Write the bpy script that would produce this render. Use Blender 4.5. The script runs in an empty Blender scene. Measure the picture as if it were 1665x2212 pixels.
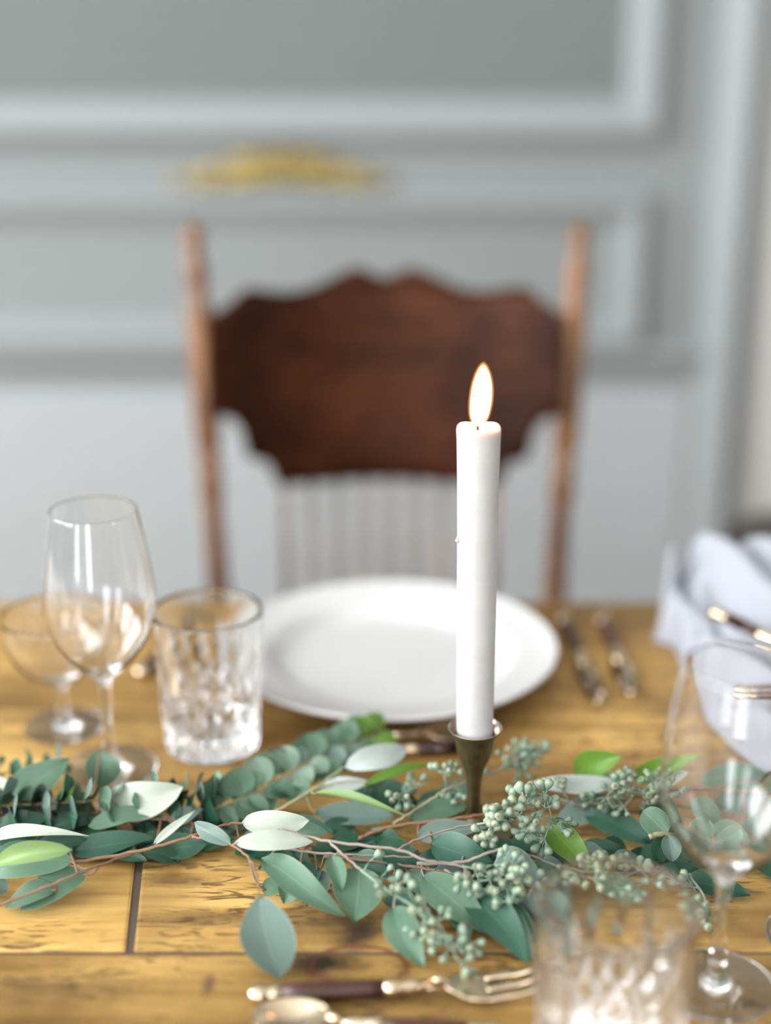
import bpy, bmesh, math, random
from mathutils import Vector, Matrix, noise

# ------------------------------------------------------------------ camera, world, light, exposure
scene = bpy.context.scene
COL = scene.collection
TABLE_Z = 0.75
CAM = Vector((0.0, 0.0, TABLE_Z + 0.509))
PITCH = math.radians(19.0)
FPX = 3160.0                       # focal length in pixels of the 1665 x 2212 frame
cam_data = bpy.data.cameras.new('camera')
cam_data.sensor_fit = 'VERTICAL'
cam_data.sensor_height = 56.0
cam_data.sensor_width = 42.15
cam_data.lens = 56.0 * FPX / 2212.0
cam_data.clip_start = 0.02
cam_data.dof.use_dof = True
cam_data.dof.focus_distance = 0.895
cam_data.dof.aperture_fstop = 2.15
cam = bpy.data.objects.new('camera', cam_data)
cam.location = CAM
cam.rotation_euler = (math.pi / 2 - PITCH, 0, 0)
COL.objects.link(cam)
scene.camera = cam

world = bpy.data.worlds.new('daylight')
scene.world = world
world.use_nodes = True
bg = world.node_tree.nodes['Background']
bg.inputs['Color'].default_value = (0.80, 0.90, 1.0, 1)
bg.inputs['Strength'].default_value = 1.0

def area(name, loc, rot, sx, sy, power, color=(1, 1, 1)):
    l = bpy.data.lights.new(name, 'AREA')
    l.shape = 'RECTANGLE'; l.size = sx; l.size_y = sy
    l.energy = power; l.color = color
    o = bpy.data.objects.new(name, l)
    o.location = loc; o.rotation_euler = rot
    COL.objects.link(o)
    return o

R90 = math.pi / 2
ROOM_L, ROOM_R, ROOM_B, ROOM_F, ROOM_H = -3.2, 2.6, -2.6, 2.42, 3.7
# daylight in the window openings (two on the left, two narrow ones behind the camera, one narrow on the right added for glass highlights)
area('window_daylight', (ROOM_L - 0.10, 1.05, 2.2), (0, -R90, 0), 2.2, 2.1, 130, (0.97, 0.985, 1.0))
area('window_daylight', (ROOM_L - 0.10, -1.35, 2.2), (0, -R90, 0), 2.2, 2.1, 170, (0.97, 0.985, 1.0))
area('window_daylight', (-2.30, ROOM_B - 0.10, 1.8), (R90, 0, 0), 0.8, 2.8, 42, (0.95, 0.98, 1.0))
area('window_daylight', (-0.45, ROOM_B - 0.10, 1.8), (R90, 0, 0), 0.7, 2.8, 46, (0.95, 0.98, 1.0))

area('window_daylight', (ROOM_R + 0.10, -0.60, 2.2), (0, R90, 0), 2.2, 0.4, 17, (0.97, 0.985, 1.0))  # unseen right-hand light, added to give the glassware highlights

vs = scene.view_settings
vs.view_transform = 'Standard'
vs.look = 'None'
vs.gamma = 1.0
vs.use_curve_mapping = False
vs.exposure = 0.50
cy = scene.cycles
cy.adaptive_threshold = 0.05; cy.use_light_tree = False
world.cycles.sampling_method = 'NONE'
cy.max_bounces = 14; cy.diffuse_bounces = 3; cy.glossy_bounces = 8; cy.transmission_bounces = 14; cy.transparent_max_bounces = 6

# ------------------------------------------------------------------ helpers: pixel rays, tags, meshes
FWD = Vector((0, math.cos(PITCH), -math.sin(PITCH)))
UPV = Vector((0, math.sin(PITCH), math.cos(PITCH)))
RGT = Vector((1, 0, 0))

def ray(px, py):
    return FWD * FPX + RGT * (px - 832.5) + UPV * (1106.0 - py)

def P(px, py, z=0.0):                      # point of the photograph at height z above the table top
    d = ray(px, py)
    return CAM + d * ((TABLE_Z + z - CAM.z) / d.z)

def Q(px, py, Y):                          # point of the photograph on the upright plane y = Y
    d = ray(px, py)
    return CAM + d * ((Y - CAM.y) / d.y)

def px_scale(p):                           # pixels per metre at p
    return FPX / (p - CAM).dot(FWD)

def tag(o, label=None, cat=None, group=None, kind=None):
    if label: o['label'] = label
    if cat: o['category'] = cat
    if group: o['group'] = group
    if kind: o['kind'] = kind
    return o

def empty(name, loc=(0, 0, 0), rz=0.0):
    o = bpy.data.objects.new(name, None)
    o.location = loc; o.rotation_euler = (0, 0, rz)
    o.empty_display_size = 0.02
    COL.objects.link(o)
    return o

def obj(name, me, mat=None, parent=None, smooth=True):
    o = bpy.data.objects.new(name, me)
    COL.objects.link(o)
    if mat is not None and not me.materials:
        me.materials.append(mat)
    if smooth and len(me.polygons):
        me.polygons.foreach_set('use_smooth', [True] * len(me.polygons))
    if parent is not None:
        o.parent = parent
    return o

def mesh(name, verts, faces):
    me = bpy.data.meshes.new(name)
    me.from_pydata([tuple(v) for v in verts], [], faces)
    me.update()
    return me

class MB:
    """collects geometry for one mesh"""
    def __init__(self): self.v = []; self.f = []
    def add(self, verts, faces):
        b = len(self.v)
        self.v += [Vector(v) for v in verts]
        self.f += [tuple(i + b for i in f) for f in faces]
        return self
    def box(self, lo, hi):
        x0, y0, z0 = lo; x1, y1, z1 = hi
        return self.add([(x0, y0, z0), (x1, y0, z0), (x1, y1, z0), (x0, y1, z0), (x0, y0, z1), (x1, y0, z1), (x1, y1, z1), (x0, y1, z1)],
                 [(0, 3, 2, 1), (4, 5, 6, 7), (0, 1, 5, 4), (1, 2, 6, 5), (2, 3, 7, 6), (3, 0, 4, 7)])
    def tube(self, pts, radii, n=8, cap=True):
        pts = [Vector(p) for p in pts]
        if not hasattr(radii, '__len__'): radii = [radii] * len(pts)
        t0 = (pts[1] - pts[0]).normalized()
        ref = Vector((0, 0, 1)) if abs(t0.z) < 0.9 else Vector((1, 0, 0))
        a = t0.cross(ref).normalized()
        V = []; F = []
        for i, p in enumerate(pts):
            t = (pts[min(i + 1, len(pts) - 1)] - pts[max(i - 1, 0)])
            if t.length < 1e-9: t = t0
            t.normalize()
            a = (a - t * a.dot(t))
            if a.length < 1e-6: a = t.orthogonal()
            a.normalize(); b = t.cross(a)
            for k in range(n):
                th = 2 * math.pi * k / n
                V.append(p + (a * math.cos(th) + b * math.sin(th)) * radii[i])
        for i in range(len(pts) - 1):
            for k in range(n):
                k2 = (k + 1) % n
                F.append((i * n + k, i * n + k2, (i + 1) * n + k2, (i + 1) * n + k))
        if cap:
            F.append(tuple(range(n - 1, -1, -1)))
            m = (len(pts) - 1) * n
            F.append(tuple(range(m, m + n)))
        return self.add(V, F)
    def lathe(self, prof, n=48, c=(0, 0, 0), mod=None):
        """prof: (r, z) list; r = 0 ends become poles"""
        c = Vector(c); V = []; F = []; rings = []
        for (r, z) in prof:
            if r < 1e-7:
                rings.append([len(V)]); V.append(c + Vector((0, 0, z)))
            else:
                ring = []
                for k in range(n):
                    th = 2 * math.pi * k / n
                    rr = r if mod is None else mod(r, z, th)
                    ring.append(len(V)); V.append(c + Vector((rr * math.cos(th), rr * math.sin(th), z)))
                rings.append(ring)
        for i in range(len(rings) - 1):
            A, B = rings[i], rings[i + 1]
            for k in range(n):
                k2 = (k + 1) % n
                if len(A) == 1 and len(B) == 1: continue
                if len(A) == 1: F.append((A[0], B[k2], B[k]))
                elif len(B) == 1: F.append((A[k], A[k2], B[0]))
                else: F.append((A[k], A[k2], B[k2], B[k]))
        return self.add(V, F)
    def mesh(self, name): return mesh(name, self.v, self.f)

def fix_normals(me):
    bm = bmesh.new(); bm.from_mesh(me)
    bmesh.ops.recalc_face_normals(bm, faces=bm.faces)
    bm.to_mesh(me); bm.free()
    return me

def bevel_box(name, lo, hi, r, seg=1):
    me = MB().box(lo, hi).mesh(name)
    bm = bmesh.new(); bm.from_mesh(me)
    bmesh.ops.bevel(bm, geom=list(bm.edges), offset=r, segments=seg, affect='EDGES', profile=0.6)
    bm.to_mesh(me); bm.free()
    return me

def spline(pts, per=8):                    # Catmull-Rom through the points
    pts = [Vector(p) for p in pts]
    if len(pts) < 3:
        return [pts[0].lerp(pts[-1], i / per) for i in range(per + 1)]
    out = []
    for i in range(len(pts) - 1):
        p0 = pts[max(i - 1, 0)]; p1 = pts[i]; p2 = pts[i + 1]; p3 = pts[min(i + 2, len(pts) - 1)]
        for k in range(per):
            t = k / per
            out.append(0.5 * ((2 * p1) + (p2 - p0) * t + (2 * p0 - 5 * p1 + 4 * p2 - p3) * t * t + (3 * p1 - p0 - 3 * p2 + p3) * t ** 3))
    out.append(pts[-1])
    return out

def smooth_prof(prof, per=5):
    s = spline([Vector((r, z, 0)) for r, z in prof], per)
    return [(max(p.x, 0.0), p.y) for p in s]

def interp(xs, ys, x):
    if x <= xs[0]: return ys[0]
    for i in range(len(xs) - 1):
        if x <= xs[i + 1]:
            t = (x - xs[i]) / (xs[i + 1] - xs[i])
            return ys[i] + (ys[i + 1] - ys[i]) * t
    return ys[-1]

# ------------------------------------------------------------------ materials
def new_mat(name):
    m = bpy.data.materials.new(name); m.use_nodes = True
    nt = m.node_tree
    return m, nt, nt.nodes['Principled BSDF']

def N(nt, typ, **kw):
    n = nt.nodes.new(typ)
    for k, v in kw.items():
        if k.startswith('i_'):
            n.inputs[k[2:].replace('_', ' ')].default_value = v
        else: setattr(n, k, v)
    return n

def plain(name, color, rough=0.5, metal=0.0, spec=0.5, noise_amt=0.06, scale=40.0, bump=0.0, coat=0.0):
    m, nt, b = new_mat(name)
    tc = N(nt, 'ShaderNodeTexCoord')
    nz = N(nt, 'ShaderNodeTexNoise'); nz.inputs['Scale'].default_value = scale; nz.inputs['Detail'].default_value = 2
    nt.links.new(tc.outputs['Object'], nz.inputs['Vector'])
    mr = N(nt, 'ShaderNodeMapRange'); mr.inputs['To Min'].default_value = 1 - noise_amt; mr.inputs['To Max'].default_value = 1 + noise_amt
    nt.links.new(nz.outputs['Fac'], mr.inputs['Value'])
    mx = N(nt, 'ShaderNodeVectorMath', operation='SCALE'); mx.inputs[0].default_value = color[:3]
    nt.links.new(mr.outputs['Result'], mx.inputs['Scale'])
    nt.links.new(mx.outputs['Vector'], b.inputs['Base Color'])
    b.inputs['Roughness'].default_value = rough
    b.inputs['Metallic'].default_value = metal
    b.inputs['Specular IOR Level'].default_value = spec
    b.inputs['Coat Weight'].default_value = coat
    if bump:
        bp = N(nt, 'ShaderNodeBump'); bp.inputs['Strength'].default_value = bump; bp.inputs['Distance'].default_value = 0.002
        nt.links.new(nz.outputs['Fac'], bp.inputs['Height']); nt.links.new(bp.outputs['Normal'], b.inputs['Normal'])
    return m

def ramp(nt, stops):
    r = N(nt, 'ShaderNodeValToRGB')
    e = r.color_ramp.elements
    while len(e) < len(stops): e.new(0.5)
    for i, (p, c) in enumerate(stops):
        e[i].position = p; e[i].color = (*c, 1) if len(c) == 3 else c
    return r

def mixc(nt, fac, a, b, mode='MIX'):
    m = N(nt, 'ShaderNodeMix', data_type='RGBA', blend_type=mode)
    for sock, val in ((m.inputs['Factor'], fac), (m.inputs['A'], a), (m.inputs['B'], b)):
        if hasattr(val, 'is_linked'): nt.links.new(val, sock)
        elif isinstance(val, (int, float)): sock.default_value = val
        else: sock.default_value = (*val, 1)
    return m.outputs['Result']

def wood_mat(name, light, mid, dark, grain=(2.2, 34.0, 34.0), rough=0.38, stains=None, scratch=True, spec=0.5):
    """grain runs along local x; every object gets its own offset"""
    m, nt, b = new_mat(name)
    tc = N(nt, 'ShaderNodeTexCoord'); oi = N(nt, 'ShaderNodeObjectInfo')
    off = N(nt, 'ShaderNodeVectorMath', operation='SCALE'); off.inputs[0].default_value = (7.3, 3.1, 5.7)
    nt.links.new(oi.outputs['Random'], off.inputs['Scale'])
    add = N(nt, 'ShaderNodeVectorMath', operation='ADD')
    nt.links.new(tc.outputs['Object'], add.inputs[0]); nt.links.new(off.outputs['Vector'], add.inputs[1])
    mp = N(nt, 'ShaderNodeMapping'); mp.inputs['Scale'].default_value = grain
    nt.links.new(add.outputs['Vector'], mp.inputs['Vector'])
    n1 = N(nt, 'ShaderNodeTexNoise'); n1.inputs['Scale'].default_value = 1.6; n1.inputs['Detail'].default_value = 8; n1.inputs['Roughness'].default_value = 0.6; n1.inputs['Distortion'].default_value = 0.9
    nt.links.new(mp.outputs['Vector'], n1.inputs['Vector'])
    r1 = ramp(nt, [(0.22, dark), (0.48, mid), (0.75, light)])
    nt.links.new(n1.outputs['Fac'], r1.inputs['Fac'])
    n2 = N(nt, 'ShaderNodeTexNoise'); n2.inputs['Scale'].default_value = 7.0; n2.inputs['Detail'].default_value = 5
    nt.links.new(add.outputs['Vector'], n2.inputs['Vector'])
    r2 = ramp(nt, [(0.36, (0.42, 0.38, 0.33)), (0.64, (1.12, 1.10, 1.02))])
    nt.links.new(n2.outputs['Fac'], r2.inputs['Fac'])
    col = mixc(nt, 1.0, r1.outputs['Color'], r2.outputs['Color'], 'MULTIPLY')
    if scratch:
        mp3 = N(nt, 'ShaderNodeMapping'); mp3.inputs['Scale'].default_value = (34, 190, 60); mp3.inputs['Rotation'].default_value = (0, 0, 0.25)
        nt.links.new(add.outputs['Vector'], mp3.inputs['Vector'])
        n3 = N(nt, 'ShaderNodeTexNoise'); n3.inputs['Scale'].default_value = 1.0; n3.inputs['Detail'].default_value = 6; n3.inputs['Distortion'].default_value = 1.6
        nt.links.new(mp3.outputs['Vector'], n3.inputs['Vector'])
        r3 = ramp(nt, [(0.40, (1, 1, 1)), (0.49, (0, 0, 0))])
        nt.links.new(n3.outputs['Fac'], r3.inputs['Fac'])
        # clusters of scuffs
        n4 = N(nt, 'ShaderNodeTexNoise'); n4.inputs['Scale'].default_value = 14.0; n4.inputs['Detail'].default_value = 3
        nt.links.new(add.outputs['Vector'], n4.inputs['Vector'])
        r4 = ramp(nt, [(0.42, (0, 0, 0)), (0.62, (0.8, 0.8, 0.8))])
        nt.links.new(n4.outputs['Fac'], r4.inputs['Fac'])
        mu = N(nt, 'ShaderNodeMath', operation='MULTIPLY')
        nt.links.new(r3.outputs['Color'], mu.inputs[0]); nt.links.new(r4.outputs['Color'], mu.inputs[1])
        col = mixc(nt, mu.outputs['Value'], col, (0.035, 0.018, 0.012))
    if stains:
        geo = N(nt, 'ShaderNodeNewGeometry')
        nz = N(nt, 'ShaderNodeTexNoise'); nz.inputs['Scale'].default_value = 70; nz.inputs['Detail'].default_value = 3
        nt.links.new(geo.outputs['Position'], nz.inputs['Vector'])
        for (cx, cy, rx, ry, amt, ink, ring) in stains:
            sub = N(nt, 'ShaderNodeVectorMath', operation='SUBTRACT'); sub.inputs[1].default_value = (cx, cy, TABLE_Z)
            nt.links.new(geo.outputs['Position'], sub.inputs[0])
            dv = N(nt, 'ShaderNodeVectorMath', operation='DIVIDE'); dv.inputs[1].default_value = (rx, ry, 1)
            nt.links.new(sub.outputs['Vector'], dv.inputs[0])
            ln = N(nt, 'ShaderNodeVectorMath', operation='LENGTH'); nt.links.new(dv.outputs['Vector'], ln.inputs[0])
            ad = N(nt, 'ShaderNodeMath', operation='MULTIPLY_ADD'); ad.inputs[1].default_value = 0.3 if ring else 1.1
            nt.links.new(nz.outputs['Fac'], ad.inputs[0]); nt.links.new(ln.outputs['Value'], ad.inputs[2])
            if ring: rr = ramp(nt, [(0.0, (0, 0, 0)), (0.40, (0, 0, 0)), (0.46, (1, 1, 1)), (0.52, (0, 0, 0))])
            else: rr = ramp(nt, [(0.3, (1, 1, 1)), (0.62, (0, 0, 0))])
            hf = N(nt, 'ShaderNodeMath', operation='MULTIPLY'); hf.inputs[1].default_value = 0.4
            nt.links.new(ad.outputs['Value'], hf.inputs[0]); nt.links.new(hf.outputs['Value'], rr.inputs['Fac'])
            fa = N(nt, 'ShaderNodeMath', operation='MULTIPLY'); fa.inputs[1].default_value = amt
            nt.links.new(rr.outputs['Color'], fa.inputs[0])
            col = mixc(nt, fa.outputs['Value'], col, ink)
    col = mixc(nt, 1.0, col, oi.outputs['Color'], 'MULTIPLY')
    nt.links.new(col, b.inputs['Base Color'])
    b.inputs['Specular IOR Level'].default_value = spec
    rr = N(nt, 'ShaderNodeMapRange'); rr.inputs['To Min'].default_value = rough - 0.08; rr.inputs['To Max'].default_value = rough + 0.12
    nt.links.new(n2.outputs['Fac'], rr.inputs['Value']); nt.links.new(rr.outputs['Result'], b.inputs['Roughness'])
    bp = N(nt, 'ShaderNodeBump'); bp.inputs['Strength'].default_value = 0.25; bp.inputs['Distance'].default_value = 0.001
    nt.links.new(n1.outputs['Fac'], bp.inputs['Height']); nt.links.new(bp.outputs['Normal'], b.inputs['Normal'])
    return m

def leaf_mat(name, top, rib, rough=0.45, transl=0.18, spec=0.38):
    m, nt, b = new_mat(name)
    uv = N(nt, 'ShaderNodeUVMap'); uv.uv_map = 'leaf'
    sp = N(nt, 'ShaderNodeSeparateXYZ'); nt.links.new(uv.outputs['UV'], sp.inputs['Vector'])
    s5 = N(nt, 'ShaderNodeMath', operation='SUBTRACT'); s5.inputs[1].default_value = 0.5; nt.links.new(sp.outputs['Y'], s5.inputs[0])
    ab = N(nt, 'ShaderNodeMath', operation='ABSOLUTE'); nt.links.new(s5.outputs['Value'], ab.inputs[0])
    rb = ramp(nt, [(0.0, (0.36, 0.36, 0.36)), (0.02, (0, 0, 0)), (0.472, (0, 0, 0)), (0.492, (0.4, 0.4, 0.4))]); nt.links.new(ab.outputs['Value'], rb.inputs['Fac'])
    oi = N(nt, 'ShaderNodeObjectInfo')
    tc = N(nt, 'ShaderNodeTexCoord')
    nz = N(nt, 'ShaderNodeTexNoise'); nz.inputs['Scale'].default_value = 90; nz.inputs['Detail'].default_value = 5
    nt.links.new(tc.outputs['Object'], nz.inputs['Vector'])
    ad = N(nt, 'ShaderNodeMath', operation='ADD'); nt.links.new(nz.outputs['Fac'], ad.inputs[0]); nt.links.new(oi.outputs['Random'], ad.inputs[1])
    mr = N(nt, 'ShaderNodeMapRange'); mr.inputs['From Max'].default_value = 2.0; mr.inputs['To Min'].default_value = 0.72; mr.inputs['To Max'].default_value = 1.28
    nt.links.new(ad.outputs['Value'], mr.inputs['Value'])
    sc = N(nt, 'ShaderNodeVectorMath', operation='SCALE'); sc.inputs[0].default_value = top
    nt.links.new(mr.outputs['Result'], sc.inputs['Scale'])
    # pinnate side veins
    wv = N(nt, 'ShaderNodeMath', operation='MULTIPLY_ADD'); wv.inputs[1].default_value = -1.1
    nt.links.new(ab.outputs['Value'], wv.inputs[0]); nt.links.new(sp.outputs['X'], wv.inputs[2])
    ml = N(nt, 'ShaderNodeMath', operation='MULTIPLY'); ml.inputs[1].default_value = 60; nt.links.new(wv.outputs['Value'], ml.inputs[0])
    sn = N(nt, 'ShaderNodeMath', operation='SINE'); nt.links.new(ml.outputs['Value'], sn.inputs[0])
    rv = ramp(nt, [(0.86, (0, 0, 0)), (1.0, (0.07, 0.07, 0.07))]); nt.links.new(sn.outputs['Value'], rv.inputs['Fac'])
    mxv = N(nt, 'ShaderNodeMath', operation='MAXIMUM'); nt.links.new(rv.outputs['Color'], mxv.inputs[0]); nt.links.new(rb.outputs['Color'], mxv.inputs[1])
    col = mixc(nt, mxv.outputs['Value'], sc.outputs['Vector'], rib)
    nt.links.new(col, b.inputs['Base Color'])
    b.inputs['Roughness'].default_value = rough
    b.inputs['Specular IOR Level'].default_value = spec
    tr = N(nt, 'ShaderNodeBsdfTranslucent'); nt.links.new(col, tr.inputs['Color'])
    ms = N(nt, 'ShaderNodeMixShader'); ms.inputs['Fac'].default_value = transl
    out = nt.nodes['Material Output']
    nt.links.new(b.outputs['BSDF'], ms.inputs[1]); nt.links.new(tr.outputs['BSDF'], ms.inputs[2])
    nt.links.new(ms.outputs['Shader'], out.inputs['Surface'])
    bp = N(nt, 'ShaderNodeBump'); bp.inputs['Strength'].default_value = 0.12; bp.inputs['Distance'].default_value = 0.001
    nt.links.new(nz.outputs['Fac'], bp.inputs['Height']); nt.links.new(bp.outputs['Normal'], b.inputs['Normal'])
    return m

def glass_mat(name, rough=0.0, ior=1.5):
    m, nt, b = new_mat(name)
    b.inputs['Base Color'].default_value = (1, 1, 1, 1)
    b.inputs['Transmission Weight'].default_value = 1.0
    b.inputs['IOR'].default_value = ior
    tc = N(nt, 'ShaderNodeTexCoord')
    nz = N(nt, 'ShaderNodeTexNoise'); nz.inputs['Scale'].default_value = 60
    nt.links.new(tc.outputs['Object'], nz.inputs['Vector'])
    mr = N(nt, 'ShaderNodeMapRange'); mr.inputs['To Min'].default_value = rough; mr.inputs['To Max'].default_value = rough + 0.01
    nt.links.new(nz.outputs['Fac'], mr.inputs['Value']); nt.links.new(mr.outputs['Result'], b.inputs['Roughness'])
    return m

c = P(275, 1960); 
STAINS = []
for (px, py, rx, ry, amt, ink, ring) in [
        (692, 2082, .030, .014, .95, (.02, .013, .010), False),
        (772, 2022, .016, .030, .9, (.03, .02, .015), False),
        (730, 1992, .060, .022, .75, (.05, .03, .018), False),
        (775, 2085, .026, .018, .8, (.16, .05, .03), True),
        (760, 1930, .06, .02, .6, (.07, .04, .02), False), (480, 1985, .05, .012, .5, (.10, .055, .025), False), (140, 2140, .06, .02, .5, (.09, .055, .03), False),
        (450, 2128, .006, .012, .7, (.05, .03, .05), False),
        (380, 2058, .050, .003, .8, (.05, .02, .015), False),
        (120, 2058, .050, .003, .6, (.07, .03, .015), False),
        (380, 1900, .030, .010, .6, (.06, .035, .02), False),
        (900, 2165, .060, .012, .5, (.05, .03, .02), False),
        (1330, 1812, .008, .003, .8, (.03, .02, .01), False)]:
    p = P(px, py)
    STAINS.append((p.x, p.y, rx, ry, amt, ink, ring))

M = {}
M['table'] = wood_mat('aged_pine', (.74, .485, .175), (.55, .335, .108), (.22, .128, .042), stains=STAINS, rough=0.36, spec=0.25)
M['table_dark'] = plain('dark_joint', (.085, .06, .045), 0.7)
M['chair'] = wood_mat('chair_mahogany', (.088, .028, .011), (.044, .013, .005), (.015, .005, .0025), grain=(3, 30, 30), rough=0.42, spec=0.08, scratch=False)
M['chair_post'] = wood_mat('chair_oak', (.29, .135, .048), (.20, .085, .028), (.095, .037, .014), grain=(30, 30, 3), rough=0.26, scratch=False)
M['wall'] = plain('wall_paint', (.24, .257, .255), 0.55, spec=0.12, noise_amt=0.02, scale=3)
M['wall_plain'] = plain('plain_wall_paint', (.68, .69, .69), 0.6, spec=0.12, noise_amt=0.02, scale=3)
M['wall_side'] = plain('warm_grey_wall_paint', (.22, .21, .20), 0.6, noise_amt=0.02, scale=3)
M['wall_upper_shade'] = plain('upper_panel_shade_tone', (.15, .169, .164), 0.55, spec=0.12, noise_amt=0.02, scale=3)  # darker than the wall: light falling off upward, put into the colour
M['wall_right'] = plain('side_wall_paint', (.70, .69, .66), 0.55, spec=0.12, noise_amt=0.02, scale=3)
M['trim'] = plain('trim_paint', (.265, .284, .283), 0.45, spec=0.12, noise_amt=0.015, scale=5)
M['dado'] = plain('dado_lit_tone', (.375, .393, .40), 0.5, spec=0.12, noise_amt=0.015, scale=5)  # lighter than the wall: brighter light low down, put into the colour
M['ceiling'] = plain('ceiling_paint', (.84, .84, .83), 0.8, noise_amt=0.02)
M['floor'] = wood_mat('floor_oak', (.42, .33, .24), (.33, .25, .17), (.2, .14, .09), rough=0.45, scratch=False)
M['gold'] = plain('gilding', (.30, .225, .07), 0.42, metal=0.55, noise_amt=0.25, scale=60)
M['brass'] = plain('polished_brass', (.72, .57, .40), 0.15, metal=1.0, noise_amt=0.06, scale=120)
M['brass_old'] = plain('tarnished_brass', (.20, .16, .08), 0.33, metal=0.9, noise_amt=0.55, scale=90)
M['brass_lip'] = plain('worn_brass_lip', (.62, .52, .44), 0.2, metal=1.0, noise_amt=0.15, scale=150)
M['handle'] = wood_mat('rosewood', (.13, .05, .035), (.07, .024, .018), (.025, .01, .008), grain=(6, 60, 60), rough=0.3, scratch=False)
M['ceramic'] = plain('glazed_stoneware', (.61, .605, .595), 0.22, noise_amt=0.03, scale=30, coat=0.3)
M['linen'] = plain('grey_linen', (.33, .34, .375), 0.9, noise_amt=0.10, scale=700, bump=0.4, spec=0.2)
M['glass'] = glass_mat('clear_glass')
M['crystal'] = glass_mat('cut_crystal', ior=1.53)
M['stem'] = plain('twig_bark', (.20, .125, .08), 0.55, noise_amt=0.25, scale=200)
M['stem_red'] = plain('red_twig', (.22, .115, .065), 0.5, noise_amt=0.25, scale=200)
M['stem_pale'] = plain('pale_green_twig', (.29, .27, .15), 0.55, noise_amt=0.2, scale=200)
M['stem_grey'] = plain('grey_bloom_twig', (.26, .215, .175), 0.6, noise_amt=0.2, scale=200)
M['seed'] = plain('eucalyptus_seed', (.38, .46, .32), 0.5, noise_amt=0.15, scale=300)
M['seed_stalk'] = plain('seed_stalk', (.22, .29, .21), 0.6, noise_amt=0.15, scale=300)
M['stool'] = wood_mat('dark_stool_wood', (.07, .05, .035), (.04, .028, .02), (.02, .014, .01), rough=0.4, scratch=False)
LM = {
    'sage': leaf_mat('leaf_sage', (.105, .200, .128), (.42, .47, .30)),
    'pale': leaf_mat('leaf_pale', (.44, .49, .41), (.56, .60, .42), rough=0.5),
    'white': leaf_mat('leaf_silver', (.48, .54, .51), (.62, .68, .58), rough=0.5),
    'blue': leaf_mat('leaf_blue', (.130, .200, .170), (.40, .46, .38)),
    'bloom': leaf_mat('leaf_bloom', (.19, .28, .21), (.3, .36, .26)),
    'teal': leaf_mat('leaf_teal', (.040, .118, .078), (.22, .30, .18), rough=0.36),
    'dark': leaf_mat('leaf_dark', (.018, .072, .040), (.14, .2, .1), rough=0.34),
    'green': leaf_mat('leaf_green', (.14, .29, .04), (.42, .50, .18), rough=0.36, transl=0.35),
    'olive': leaf_mat('leaf_olive', (.19, .29, .11), (.45, .50, .28)),
}

# seeds: brown tip on a green body, from the object's own z
def seed_mat():
    m, nt, b = new_mat('eucalyptus_seed_tip')
    tc = N(nt, 'ShaderNodeTexCoord'); sp = N(nt, 'ShaderNodeSeparateXYZ'); nt.links.new(tc.outputs['Object'], sp.inputs['Vector'])
    mr = N(nt, 'ShaderNodeMapRange'); mr.inputs['From Min'].default_value = 0.0; mr.inputs['From Max'].default_value = 0.0064
    nt.links.new(sp.outputs['Z'], mr.inputs['Value'])
    r = ramp(nt, [(0.0, (.15, .235, .17)), (0.62, (.22, .305, .225)), (0.86, (.25, .30, .19)), (0.97, (.15, .115, .07))])
    nt.links.new(mr.outputs['Result'], r.inputs['Fac'])
    oi = N(nt, 'ShaderNodeObjectInfo')
    m2 = N(nt, 'ShaderNodeMapRange'); m2.inputs['To Min'].default_value = 0.75; m2.inputs['To Max'].default_value = 1.25
    nt.links.new(oi.outputs['Random'], m2.inputs['Value'])
    sc = N(nt, 'ShaderNodeVectorMath', operation='SCALE'); nt.links.new(r.outputs['Color'], sc.inputs[0]); nt.links.new(m2.outputs['Result'], sc.inputs['Scale'])
    nt.links.new(sc.outputs['Vector'], b.inputs['Base Color']); b.inputs['Roughness'].default_value = 0.5
    return m
M['seed'] = seed_mat()

# ------------------------------------------------------------------ the room
def struct(name, me, mat, smooth=False):
    o = obj(name, me, mat, smooth=smooth); o['kind'] = 'structure'; return o

T = 0.12
struct('floor', MB().box((ROOM_L - T, ROOM_B - T, -0.05), (ROOM_R + T, ROOM_F + T, 0.0)).mesh('floor'), M['floor'])
struct('ceiling', MB().box((ROOM_L - T, ROOM_B - T, ROOM_H), (ROOM_R + T, ROOM_F + T, ROOM_H + 0.05)).mesh('ceiling'), M['ceiling'])

def wall_with_holes(name, axis, at, thick, u0, u1, holes, mat):
    """upright wall along x (axis 'y') or along y (axis 'x'); holes: (ua, ub, za, zb)"""
    mb = MB()
    def put(ua, ub, za, zb):
        if ub - ua < 1e-4 or zb - za < 1e-4: return
        a, b2 = sorted((at, at + thick))
        if axis == 'x': mb.box((a, ua, za), (b2, ub, zb))
        else: mb.box((ua, a, za), (ub, b2, zb))
    cur = u0
    for (ua, ub, za, zb) in sorted(holes):
        put(cur, ua, 0, ROOM_H); put(ua, ub, 0, za); put(ua, ub, zb, ROOM_H); cur = ub
    put(cur, u1, 0, ROOM_H)
    return struct(name, mb.mesh(name), mat)

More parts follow.
